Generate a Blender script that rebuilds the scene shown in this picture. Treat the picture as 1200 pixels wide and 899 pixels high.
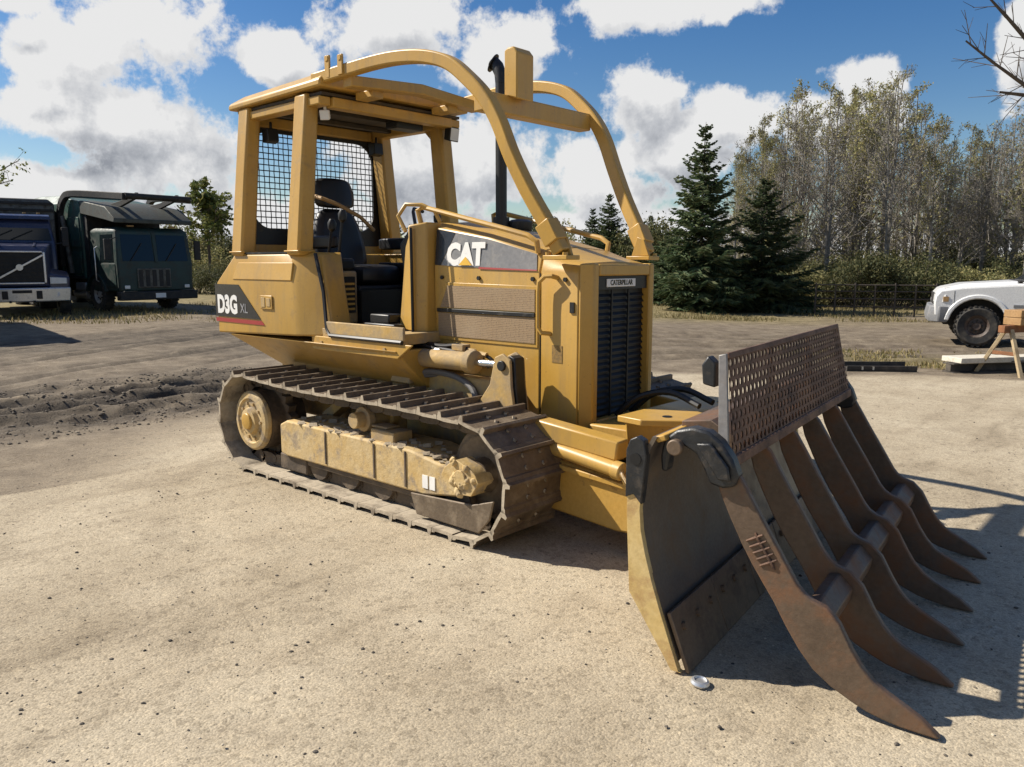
import bpy, bmesh, math, random
import numpy as np
from mathutils import Vector, Matrix
R = math.radians
random.seed(7); RNG = np.random.default_rng(11)
for o in list(bpy.data.objects): bpy.data.objects.remove(o)
S = bpy.context.scene
COL = S.collection

# ---------------------------------------------------------------- camera
CAM = np.array([2.804, -3.889, 1.5]); FPX = 929.37; CAZ = R(132.122); CPT = R(8.674)
PW, PH = 1200.0, 899.0
FW = np.array([math.cos(CAZ)*math.cos(CPT), math.sin(CAZ)*math.cos(CPT), -math.sin(CPT)])
RT = np.array([math.sin(CAZ), -math.cos(CAZ), 0.0]); UP = np.cross(RT, FW)
FH = np.array([math.cos(CAZ), math.sin(CAZ), 0.0])           # horizontal forward
cam = bpy.data.cameras.new('camera'); camo = bpy.data.objects.new('camera', cam); COL.objects.link(camo)
m = Matrix.Identity(4)
for i in range(3):
    m[i][0], m[i][1], m[i][2], m[i][3] = RT[i], UP[i], -FW[i], CAM[i]
camo.matrix_world = m
cam.sensor_width = 36; cam.lens = FPX/PW*36; cam.clip_start = .05; cam.clip_end = 3000
S.camera = camo
S.render.resolution_x, S.render.resolution_y = 1024, 767
S.cycles.max_bounces = 6; S.cycles.diffuse_bounces = 3; S.cycles.glossy_bounces = 3; S.cycles.transmission_bounces = 3

def ray(px, py): return FW + RT*((px-PW/2)/FPX) - UP*((py-PH/2)/FPX)
def ground_at(px, py, z=0.0):
    r = ray(px, py); return CAM + r*((z-CAM[2])/r[2])
def at(px, D, z=0.0):
    """point on the vertical plane D metres ahead of the viewer, in the column of pixel px near the horizon"""
    r = ray(px, 308); r = r/(r@FH); p = CAM + r*D; return np.array([p[0], p[1], z])

# ---------------------------------------------------------------- light
SUN_AZ, SUN_EL = R(-153.0), R(41.0)           # where the sun stands
sd = np.array([math.cos(SUN_AZ)*math.cos(SUN_EL), math.sin(SUN_AZ)*math.cos(SUN_EL), math.sin(SUN_EL)])
sl = bpy.data.lights.new('sun', 'SUN'); sl.energy = 5.0; sl.angle = R(.53); sl.color = (1.0, .93, .82)
so = bpy.data.objects.new('sun', sl); COL.objects.link(so)
so.rotation_euler = Vector(-sd).to_track_quat('-Z', 'Y').to_euler()
S.view_settings.view_transform = 'Standard'; S.view_settings.look = 'None'
S.view_settings.exposure = 0.56; S.view_settings.gamma = 1.0; S.view_settings.use_curve_mapping = False

# ---------------------------------------------------------------- world: sky with cumulus
Wd = bpy.data.worlds.new('World'); S.world = Wd; Wd.use_nodes = True
SKY_STRENGTH = .06
def build_world():
    nt = Wd.node_tree; nt.nodes.clear(); L = nt.links
    g = bpy.data.node_groups.new('cloud_density', 'ShaderNodeTree')
    g.interface.new_socket('Vector', in_out='INPUT', socket_type='NodeSocketVector')
    g.interface.new_socket('Density', in_out='OUTPUT', socket_type='NodeSocketFloat')
    gi = g.nodes.new('NodeGroupInput'); go = g.nodes.new('NodeGroupOutput'); gl = g.links
    def mth(op, a, b=None, c=None, clamp=False):
        n = g.nodes.new('ShaderNodeMath'); n.operation = op; n.use_clamp = clamp
        for i, v in enumerate((a, b, c)):
            if v is None: continue
            if isinstance(v, (int, float)): n.inputs[i].default_value = v
            else: gl.new(v, n.inputs[i])
        return n.outputs[0]
    def dot(v):
        n = g.nodes.new('ShaderNodeVectorMath'); n.operation = 'DOT_PRODUCT'
        gl.new(gi.outputs[0], n.inputs[0]); n.inputs[1].default_value = v; return n.outputs['Value']
    a = mth('ARCTAN2', dot(tuple(RT)), dot(tuple(FH)))
    e = mth('ARCSINE', dot((0, 0, 1)))
    # wobble of the coordinates gives billowing edges
    nz = g.nodes.new('ShaderNodeTexNoise'); gl.new(gi.outputs[0], nz.inputs['Vector'])
    nz.inputs['Scale'].default_value = 11; nz.inputs['Detail'].default_value = 8; nz.inputs['Roughness'].default_value = .62
    big = g.nodes.new('ShaderNodeTexNoise'); gl.new(gi.outputs[0], big.inputs['Vector'])
    big.inputs['Scale'].default_value = 3.1; big.inputs['Detail'].default_value = 1
    blobs = [(92,66,88,50),(195,48,82,72),(130,135,135,50),(205,185,120,62),(45,215,110,36),
             (318,60,56,38),(470,28,120,56),(580,58,82,74),(470,180,130,80),(575,200,100,64),
             (752,118,50,62),(785,182,125,56),(858,146,62,36),(715,222,120,34),(760,8,112,36),(858,4,52,24),
             (1012,92,58,36),(1000,140,90,44),(1198,45,26,58),(14,2,34,14),(300,258,330,34),(760,268,420,30),(150,292,500,22),(1000,288,400,24),(690,190,60,50)]
    cv = g.nodes.new('ShaderNodeCombineXYZ'); gl.new(a, cv.inputs[0]); gl.new(e, cv.inputs[1])
    f = None
    for px, py, rx, ry in blobs:
        r = ray(px, py); r = r/np.linalg.norm(r)
        a0 = math.atan2(r@RT, r@FH); e0 = math.asin(r[2]); ka, ke = FPX/rx, FPX/ry
        n = g.nodes.new('ShaderNodeVectorMath'); n.operation = 'MULTIPLY_ADD'; gl.new(cv.outputs[0], n.inputs[0])
        n.inputs[1].default_value = (ka, ke, 0); n.inputs[2].default_value = (-a0*ka, -e0*ke, 0)
        ln = g.nodes.new('ShaderNodeVectorMath'); ln.operation = 'LENGTH'; gl.new(n.outputs[0], ln.inputs[0])
        f = ln.outputs['Value'] if f is None else mth('SMOOTH_MIN', f, ln.outputs['Value'], .25)
    f = mth('SUBTRACT', .84, f)
    # elsewhere on the dome the same kind of broken cumulus goes on
    side = mth('MULTIPLY', mth('SUBTRACT', mth('ABSOLUTE', a), .66), 8.0, clamp=True)
    top = mth('MULTIPLY', mth('SUBTRACT', e, .36), 9.0, clamp=True)
    out = mth('MAXIMUM', side, top)
    gen = mth('MULTIPLY', mth('SUBTRACT', big.outputs['Fac'], .59), 4.5)
    f = mth('MAXIMUM', f, mth('SUBTRACT', gen, mth('MULTIPLY', mth('SUBTRACT', 1.0, out), 9.0)))
    f = mth('MAXIMUM', f, -1.1)
    n1 = mth('MULTIPLY', mth('SUBTRACT', nz.outputs['Fac'], .5), 2.7)
    f = mth('ADD', f, n1)
    gl.new(f, go.inputs[0])
    def N(t): return nt.nodes.new(t)
    def wm(op, a_, b_=None, clamp=False):
        n = N('ShaderNodeMath'); n.operation = op; n.use_clamp = clamp
        for i, v in enumerate((a_, b_)):
            if v is None: continue
            if isinstance(v, (int, float)): n.inputs[i].default_value = v
            else: L.new(v, n.inputs[i])
        return n.outputs[0]
    tc = N('ShaderNodeTexCoord')
    def dens(off):
        ad = N('ShaderNodeVectorMath'); ad.operation = 'ADD'; L.new(tc.outputs['Generated'], ad.inputs[0]); ad.inputs[1].default_value = off
        gn = N('ShaderNodeGroup'); gn.node_tree = g; L.new(ad.outputs[0], gn.inputs[0]); return gn.outputs[0]
    d0 = dens((0, 0, 0))
    d1 = dens(tuple(sd*.018+np.array([0, 0, .028]))); d2 = dens(tuple(sd*.03+np.array([0, 0, .085])))
    def sstep(v, lo, hi):
        n = N('ShaderNodeMapRange'); n.interpolation_type = 'SMOOTHSTEP'; L.new(v, n.inputs[0])
        n.inputs[1].default_value = lo; n.inputs[2].default_value = hi; return n.outputs[0]
    cover = sstep(d0, -.05, .24)
    # light lost on the way through the cloud towards the sun: thick parts and sides turned away go grey
    relief = wm('MULTIPLY', wm('SUBTRACT', d1, d0), 1.15)
    depth = wm('ADD', wm('MULTIPLY', sstep(d2, -.2, 1.0), .66), wm('MULTIPLY', sstep(d0, .1, 1.1), .32))
    occl = wm('MULTIPLY', wm('ADD', wm('ADD', relief, depth), .06), sstep(d0, .0, .45), clamp=True)
    ramp = N('ShaderNodeValToRGB'); L.new(occl, ramp.inputs[0])
    k = 1/SKY_STRENGTH
    ramp.color_ramp.elements[0].position = 0; ramp.color_ramp.elements[0].color = (1.0, 1.0, 1.0, 1)
    ramp.color_ramp.elements[1].position = 1; ramp.color_ramp.elements[1].color = (.36, .385, .435, 1)
    mid = ramp.color_ramp.elements.new(.45); mid.color = (.66, .68, .72, 1)
    sc = N('ShaderNodeVectorMath'); sc.operation = 'SCALE'; L.new(ramp.outputs[0], sc.inputs[0]); sc.inputs['Scale'].default_value = k*.55
    sky = N('ShaderNodeTexSky'); sky.sky_type = 'NISHITA'; sky.sun_disc = False
    sky.sun_elevation = SUN_EL; sky.sun_rotation = math.pi/2 - SUN_AZ
    sky.altitude = 300; sky.air_density = 1.0; sky.dust_density = .4; sky.ozone_density = 1.0
    hsv = N('ShaderNodeHueSaturation'); hsv.inputs['Saturation'].default_value = 1.42; hsv.inputs['Value'].default_value = 1.12; hsv.inputs['Hue'].default_value = .508; L.new(sky.outputs[0], hsv.inputs['Color'])
    mix = N('ShaderNodeMix'); mix.data_type = 'RGBA'; L.new(cover, mix.inputs['Factor'])
    L.new(hsv.outputs[0], mix.inputs[6]); L.new(sc.outputs[0], mix.inputs[7])
    bg = N('ShaderNodeBackground'); bg.inputs[1].default_value = SKY_STRENGTH; L.new(mix.outputs[2], bg.inputs[0])
    wo = N('ShaderNodeOutputWorld'); L.new(bg.outputs[0], wo.inputs[0])
build_world()
Wd.cycles.sampling_method = 'MANUAL'; Wd.cycles.sample_map_resolution = 512

# ---------------------------------------------------------------- helpers
def norm(v):
    v = np.array(v, float); return v/(np.linalg.norm(v)+1e-12)
class MB:
    def __init__(s): s.v = []; s.f = []
    def add(s, vs, fs):
        b = len(s.v); s.v += [tuple(map(float, p)) for p in vs]; s.f += [tuple(i+b for i in f) for f in fs]; return s
    def box(s, x0, x1, y0, y1, z0, z1):
        return s.add([(x, y, z) for z in (z0, z1) for y in (y0, y1) for x in (x0, x1)],
                     [(0,2,3,1),(4,5,7,6),(0,1,5,4),(2,6,7,3),(0,4,6,2),(1,3,7,5)])
    def beam(s, p0, p1, w, h, up=(0,0,1), w1=None, h1=None):
        p0 = np.array(p0, float); p1 = np.array(p1, float); d = norm(p1-p0); a = norm(np.cross(d, up)); b = np.cross(a, d)
        w1 = w if w1 is None else w1; h1 = h if h1 is None else h1; vs = []
        for p, ww, hh in ((p0, w, h), (p1, w1, h1)):
            for i, j in ((-1,-1),(1,-1),(1,1),(-1,1)): vs.append(p+a*ww/2*i+b*hh/2*j)
        return s.add(vs, [(3,2,1,0),(4,5,6,7),(0,1,5,4),(1,2,6,5),(2,3,7,6),(3,0,4,7)])
    def prism(s, pts, vec):
        n = len(pts); vec = np.array(vec, float); vs = [np.array(p, float) for p in pts]
        return s.add(vs+[p+vec for p in vs], [tuple(range(n))[::-1], tuple(range(n, 2*n))]+[(i, (i+1)%n, (i+1)%n+n, i+n) for i in range(n)])
    def loft(s, rings, cap=True, closed=True):
        n = len(rings[0]); vs = [p for r in rings for p in r]; fs = []
        for k in range(len(rings)-1):
            for i in range(n if closed else n-1):
                j = (i+1) % n; fs.append((k*n+i, k*n+j, (k+1)*n+j, (k+1)*n+i))
        if cap and closed: fs += [tuple(range(n))[::-1], tuple(range((len(rings)-1)*n, len(rings)*n))]
        return s.add(vs, fs)
    def tube(s, pts, r, n=8, cap=True):
        pts = [np.array(p, float) for p in pts]; K = len(pts)
        rs = [r]*K if np.isscalar(r) else r
        t = [norm(pts[min(i+1, K-1)]-pts[max(i-1, 0)]) for i in range(K)]
        a = norm(np.cross(t[0], (0,0,1) if abs(t[0][2]) < .9 else (1,0,0))); rings = []
        for i in range(K):
            a = norm(a - t[i]*(a@t[i])); b = np.cross(t[i], a)
            rings.append([pts[i]+rs[i]*(a*math.cos(2*math.pi*k/n)+b*math.sin(2*math.pi*k/n)) for k in range(n)])
        return s.loft(rings, cap)
    def rect_sweep(s, pts, w, h, side):
        """square tube; side = direction of width"""
        pts = [np.array(p, float) for p in pts]; K = len(pts); rings = []
        for i in range(K):
            t = norm(pts[min(i+1, K-1)]-pts[max(i-1, 0)]); a = norm(np.array(side, float)-t*(np.array(side, float)@t)); b = np.cross(t, a)
            rings.append([pts[i]+a*w/2*p+b*h/2*q for p, q in ((-1,-1),(1,-1),(1,1),(-1,1))])
        return s.loft(rings)
    def cyl(s, p0, p1, r, n=16, r1=None): return s.tube([p0, p1], [r, r if r1 is None else r1], n)
    def lathe(s, prof, o, ax, n=24, cap=True):
        o = np.array(o, float); ax = norm(ax); a = norm(np.cross(ax, (0,0,1) if abs(ax[2]) < .9 else (1,0,0))); b = np.cross(ax, a)
        return s.loft([[o+ax*h+r*(a*math.cos(2*math.pi*k/n)+b*math.sin(2*math.pi*k/n)) for k in range(n)] for r, h in prof], cap)
    def build(s, name, mat, parent=None, bevel=0, smooth=35, recalc=True, mesh_only=False):
        me = bpy.data.meshes.new(name); me.from_pydata(s.v, [], s.f)
        if recalc:
            bm = bmesh.new(); bm.from_mesh(me); bmesh.ops.recalc_face_normals(bm, faces=bm.faces); bm.to_mesh(me); bm.free()
        if mat: me.materials.append(mat)
        if smooth:
            me.polygons.foreach_set('use_smooth', [True]*len(me.polygons)); me.set_sharp_from_angle(angle=R(smooth))
        if mesh_only: return me
        o = bpy.data.objects.new(name, me); COL.objects.link(o)
        if parent: o.parent = parent
        if bevel:
            b = o.modifiers.new('bevel', 'BEVEL'); b.width = bevel; b.segments = 2; b.limit_method = 'ANGLE'; b.angle_limit = R(40)
        return o
def link(name, me, parent=None, loc=None, rot=None, scale=None):
    o = bpy.data.objects.new(name, me); COL.objects.link(o)
    if parent: o.parent = parent
    if loc is not None: o.location = loc
    if rot is not None: o.rotation_euler = rot
    if scale is not None: o.scale = scale if hasattr(scale, '__len__') else (scale,)*3
    return o
def tag(o, label=None, cat=None, group=None, kind=None):
    if label: o['label'] = label
    if cat: o['category'] = cat
    if group: o['group'] = group
    if kind: o['kind'] = kind
    return o
def thing(name, label, cat, loc=(0,0,0), rz=0, group=None):
    o = bpy.data.objects.new(name, None); COL.objects.link(o); o.location = loc; o.rotation_euler = (0, 0, rz)
    o.empty_display_size = .1
    return tag(o, label, cat, group)
def copy_tree(o, parent=None):
    c = o.copy(); COL.objects.link(c)
    if parent: c.parent = parent
    for ch in list(o.children): copy_tree(ch, c)
    return c
def arc(cx, cz, r, a0, a1, n): return [(cx+r*math.cos(R(a0+(a1-a0)*i/n)), cz+r*math.sin(R(a0+(a1-a0)*i/n))) for i in range(n+1)]

# ---------------------------------------------------------------- materials
def new_mat(name):
    m_ = bpy.data.materials.new(name); m_.use_nodes = True; nt = m_.node_tree
    return m_, nt, nt.nodes['Principled BSDF']
def ramp_node(nt, src, stops):
    r = nt.nodes.new('ShaderNodeValToRGB'); nt.links.new(src, r.inputs[0]); el = r.color_ramp.elements
    while len(el) < len(stops): el.new(.5)
    for e_, (p, c) in zip(el, stops):
        e_.position = p; e_.color = (*c, 1) if len(c) == 3 else c
    return r.outputs[0]
def noise(nt, vec, scale, detail=5, rough=.55, dist=0):
    n = nt.nodes.new('ShaderNodeTexNoise'); n.inputs['Scale'].default_value = scale; n.inputs['Detail'].default_value = detail
    n.inputs['Roughness'].default_value = rough; n.inputs['Distortion'].default_value = dist
    if vec: nt.links.new(vec, n.inputs['Vector'])
    return n.outputs['Fac']
def mixc(nt, fac, a, b, mode='MIX'):
    n = nt.nodes.new('ShaderNodeMix'); n.data_type = 'RGBA'; n.blend_type = mode
    for s_, v in ((n.inputs[0], fac), (n.inputs[6], a), (n.inputs[7], b)):
        if isinstance(v, (int, float)): s_.default_value = v
        elif isinstance(v, tuple): s_.default_value = (*v, 1) if len(v) == 3 else v
        else: nt.links.new(v, s_)
    return n.outputs[2]
def bump(nt, bsdf, h, strength, dist):
    b = nt.nodes.new('ShaderNodeBump'); b.inputs['Strength'].default_value = strength; b.inputs['Distance'].default_value = dist
    nt.links.new(h, b.inputs['Height']); nt.links.new(b.outputs[0], bsdf.inputs['Normal'])
def wear_mat(name, col, col2, dirt=None, dirt_at=.6, rough=.5, rough2=None, metal=0, scale=3, bumps=.15, fine=40, dirt_scale=6, coat=0, soft=.12, grain=.35, world=False, stain=0):
    """paint or steel: two tones in broad patches, dirt in broken patches, fine relief"""
    m_, nt, b = new_mat(name)
    tc = nt.nodes.new('ShaderNodeNewGeometry').outputs['Position'] if world else nt.nodes.new('ShaderNodeTexCoord').outputs['Object']
    big = noise(nt, tc, scale, 6, .6); c = ramp_node(nt, big, [(.35, col), (.68, col2)])
    fin = noise(nt, tc, fine, 4, .6)
    c = mixc(nt, grain, c, ramp_node(nt, fin, [(.3, tuple(x*.72 for x in col)), (.7, tuple(min(1, x*1.22) for x in col2))]))
    if dirt:
        dn = noise(nt, tc, dirt_scale, 9, .7, .3)
        f = ramp_node(nt, dn, [(dirt_at-soft, (0,0,0)), (dirt_at+soft, (1,1,1))])
        c = mixc(nt, f, c, dirt)
        rr = nt.nodes.new('ShaderNodeMapRange'); nt.links.new(f, rr.inputs[0]); rr.inputs[3].default_value = rough; rr.inputs[4].default_value = rough2 or .85
        nt.links.new(rr.outputs[0], b.inputs['Roughness'])
    else: b.inputs['Roughness'].default_value = rough
    if stain:
        mp = nt.nodes.new('ShaderNodeMapping'); nt.links.new(tc, mp.inputs[0]); mp.inputs['Scale'].default_value = (9, 9, .9)
        f2 = ramp_node(nt, noise(nt, mp.outputs[0], 1.0, 7, .72), [(.50, (0,0,0)), (.72, (stain,)*3)])
        c = mixc(nt, f2, c, (.23,.16,.085))
        f3 = ramp_node(nt, noise(nt, tc, 1.3, 8, .66), [(.44, (0,0,0)), (.74, (.26,.26,.26))])
        c = mixc(nt, f3, c, (.43,.335,.20))
        ch = ramp_node(nt, noise(nt, tc, 34, 6, .75), [(.665, (0,0,0)), (.68, (.9,.9,.9))])
        c = mixc(nt, ch, c, (.09,.055,.03))
    nt.links.new(c, b.inputs['Base Color']); b.inputs['Metallic'].default_value = metal
    b.inputs['Coat Weight'].default_value = coat; b.inputs['Coat Roughness'].default_value = .15
    if bumps: bump(nt, b, noise(nt, tc, fine*1.5, 6, .65), bumps, .004)
    return m_
def flat_mat(name, col, rough=.5, metal=0, coat=0, emit=None):
    m_, nt, b = new_mat(name); tc = nt.nodes.new('ShaderNodeTexCoord').outputs['Object']
    c = mixc(nt, noise(nt, tc, 9, 5), tuple(x*.82 for x in col), tuple(min(1, x*1.12) for x in col)); nt.links.new(c, b.inputs['Base Color'])
    b.inputs['Roughness'].default_value = rough; b.inputs['Metallic'].default_value = metal; b.inputs['Coat Weight'].default_value = coat
    return m_
def glass_mat(name, col=(.02,.025,.03)):
    m_, nt, b = new_mat(name); b.inputs['Base Color'].default_value = (*col, 1); b.inputs['Roughness'].default_value = .06
    b.inputs['Specular IOR Level'].default_value = .35; return m_
YEL = (.44, .248, .042); YEL2 = (.50, .30, .068)
M = {}
M['yellow'] = wear_mat('yellow_paint', YEL, YEL2, (.25,.17,.08), .70, .42, .8, scale=2.2, bumps=.04, fine=60, dirt_scale=9, grain=.12, stain=.55)
M['yellow_hood'] = wear_mat('yellow_paint_faded', (.46,.262,.044), (.515,.312,.072), (.30,.2,.09), .74, .38, .8, scale=1.6, bumps=.04, fine=50, dirt_scale=7, grain=.10, stain=.45)
M['yellow_dirty'] = wear_mat('yellow_paint_muddy', (.46,.28,.07), (.50,.34,.13), (.30,.23,.145), .50, .6, .95, scale=4, bumps=.35, fine=45, dirt_scale=5)
M['yellow_rust'] = wear_mat('yellow_paint_rusty', (.48,.27,.045), (.46,.28,.07), (.13,.06,.025), .62, .5, .9, scale=4, bumps=.25, fine=45, dirt_scale=6, soft=.05)
M['frame_mud'] = wear_mat('mud_caked_frame', (.50,.325,.105), (.50,.39,.22), (.29,.225,.15), .57, .7, .95, scale=5, bumps=1.0, fine=26, dirt_scale=7, soft=.06)
M['mud_lump'] = wear_mat('dried_mud', (.30,.24,.165), (.40,.33,.235), (.2,.155,.105), .6, .9, .95, scale=9, bumps=.8, fine=50)
M['shoe_dust_lit'] = wear_mat('dusty_lit_shoe_steel', (.36,.30,.215), (.46,.39,.29), (.12,.09,.062), .60, .85, .8, 0, scale=7, bumps=.5, fine=40, world=True)
M['shoe'] = wear_mat('track_shoe_steel', (.10,.073,.05), (.16,.12,.08), (.30,.235,.16), .60, .55, .95, .25, scale=6, bumps=.6, fine=40, dirt_scale=5, world=True)
M['chain'] = wear_mat('track_chain_steel', (.05,.038,.028), (.095,.07,.05), (.20,.15,.10), .56, .65, .95, .2, scale=9, bumps=.6, fine=50)
M['rake'] = wear_mat('worn_rake_steel', (.098,.066,.043), (.145,.10,.068), (.19,.085,.036), .57, .5, .8, .12, scale=5, bumps=.35, fine=45, dirt_scale=5)
M['rake_plate'] = wear_mat('rusty_perforated_steel', (.13,.065,.038), (.20,.115,.072), (.065,.042,.033), .55, .7, .85, .2, scale=9, bumps=.5, fine=60)
M['mold'] = wear_mat('polished_moldboard', (.125,.10,.078), (.17,.138,.105), (.19,.125,.07), .60, .42, .7, .3, scale=3, bumps=.15, fine=70, dirt_scale=4)
M['edge'] = wear_mat('cutting_edge_steel', (.14,.095,.06), (.19,.135,.09), (.075,.056,.042), .6, .5, .8, .25, scale=5, bumps=.3, fine=55)
M['yellow_worn'] = wear_mat('worn_pale_yellow', (.60,.41,.135), (.62,.47,.22), (.34,.18,.07), .60, .55, .9, scale=4, bumps=.3, fine=40, dirt_scale=6, soft=.10)
M['black'] = wear_mat('black_paint', (.006,.006,.0065), (.012,.012,.013), (.09,.075,.055), .68, .45, .9, scale=4, bumps=.1)
M['black_hook'] = wear_mat('chipped_black_paint', (.009,.010,.012), (.022,.024,.027), (.09,.07,.05), .63, .4, .8, scale=8, bumps=.4, fine=50, dirt_scale=14)
M['blackplastic'] = flat_mat('black_plastic', (.006,.006,.0065), .5)
M['vinyl'] = flat_mat('black_seat_vinyl', (.008,.008,.009), .45)
M['rubberhose'] = flat_mat('grey_hose', (.16,.15,.14), .6)
M['chrome'] = flat_mat('chrome', (.72,.72,.72), .18, 1)
M['grill'] = flat_mat('black_grille', (.004,.004,.0045), .55)
M['decal_black'] = wear_mat('black_decal', (.02,.02,.022), (.03,.03,.032), (.07,.06,.05), .72, .24, .6, scale=3, bumps=0)
M['decal_grey'] = wear_mat('sky_sheen_decal', (.17,.168,.165), (.25,.24,.23), (.32,.29,.25), .66, .24, .5, scale=3, bumps=0)  # sky reflection on the glossy black decal, painted as grey
M['decal_dim'] = flat_mat('grey_print', (.30,.30,.31), .5)
M['white_print'] = flat_mat('white_print', (.78,.77,.74), .5)
M['red_print'] = flat_mat('red_print', (.32,.035,.03), .5)
M['yel_print'] = flat_mat('yellow_print', (.72,.42,.04), .5)
M['lining'] = wear_mat('shade_dark_roof_lining', (.03,.024,.017), (.06,.045,.028), (.12,.08,.035), .62, .7, .9, scale=5, bumps=.2)  # dark brown lining; shade under the roof is put into the colour
M['belt'] = flat_mat('tan_belt', (.36,.22,.09), .7)
M['lamp'] = flat_mat('lamp_lens', (.7,.7,.68), .15)
def screen_mat():
    m_, nt, b = new_mat('perforated_side_screen'); tc = nt.nodes.new('ShaderNodeTexCoord').outputs['Object']
    v = nt.nodes.new('ShaderNodeTexVoronoi'); v.inputs['Scale'].default_value = 95; v.inputs['Randomness'].default_value = .12; nt.links.new(tc, v.inputs['Vector'])
    c = ramp_node(nt, v.outputs['Distance'], [(.28, (.035,.025,.016)), (.42, (.30,.205,.115))])
    c = mixc(nt, ramp_node(nt, noise(nt, tc, 4, 6), [(.35,(0,0,0)),(.75,(1,1,1))]), c, mixc(nt, .5, c, (.33,.25,.16)))
    nt.links.new(c, b.inputs['Base Color']); b.inputs['Roughness'].default_value = .75
    bump(nt, b, v.outputs['Distance'], .5, .003); return m_
M['screen'] = screen_mat()
def text_mesh(txt, size, name, bold=0, sx=1.0):
    cu = bpy.data.curves.new(name, 'FONT'); cu.body = txt; cu.size = size; cu.extrude = .001; cu.offset = bold
    cu.align_x = 'CENTER'; cu.align_y = 'CENTER'; cu.resolution_u = 3
    o = bpy.data.objects.new(name, cu); COL.objects.link(o); dg = bpy.context.evaluated_depsgraph_get(); dg.update()
    me = bpy.data.meshes.new_from_object(o.evaluated_get(dg)); bpy.data.objects.remove(o); bpy.data.curves.remove(cu)
    me.name = name
    for v in me.vertices: v.co.x *= sx
    return me
def value_noise(x, y, scale, seed):
    r = np.random.default_rng(seed).random((256, 256)); u = x*scale; v = y*scale
    i = np.floor(u).astype(int); j = np.floor(v).astype(int); fu = u-i; fv = v-j; fu = fu*fu*(3-2*fu); fv = fv*fv*(3-2*fv)
    g = lambda a, b: r[a % 256, b % 256]
    return (g(i,j)*(1-fu)+g(i+1,j)*fu)*(1-fv)+(g(i,j+1)*(1-fu)+g(i+1,j+1)*fu)*fv
def sm(v, a, b):
    t = np.clip((v-a)/(b-a), 0, 1); return t*t*(3-2*t)

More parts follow.
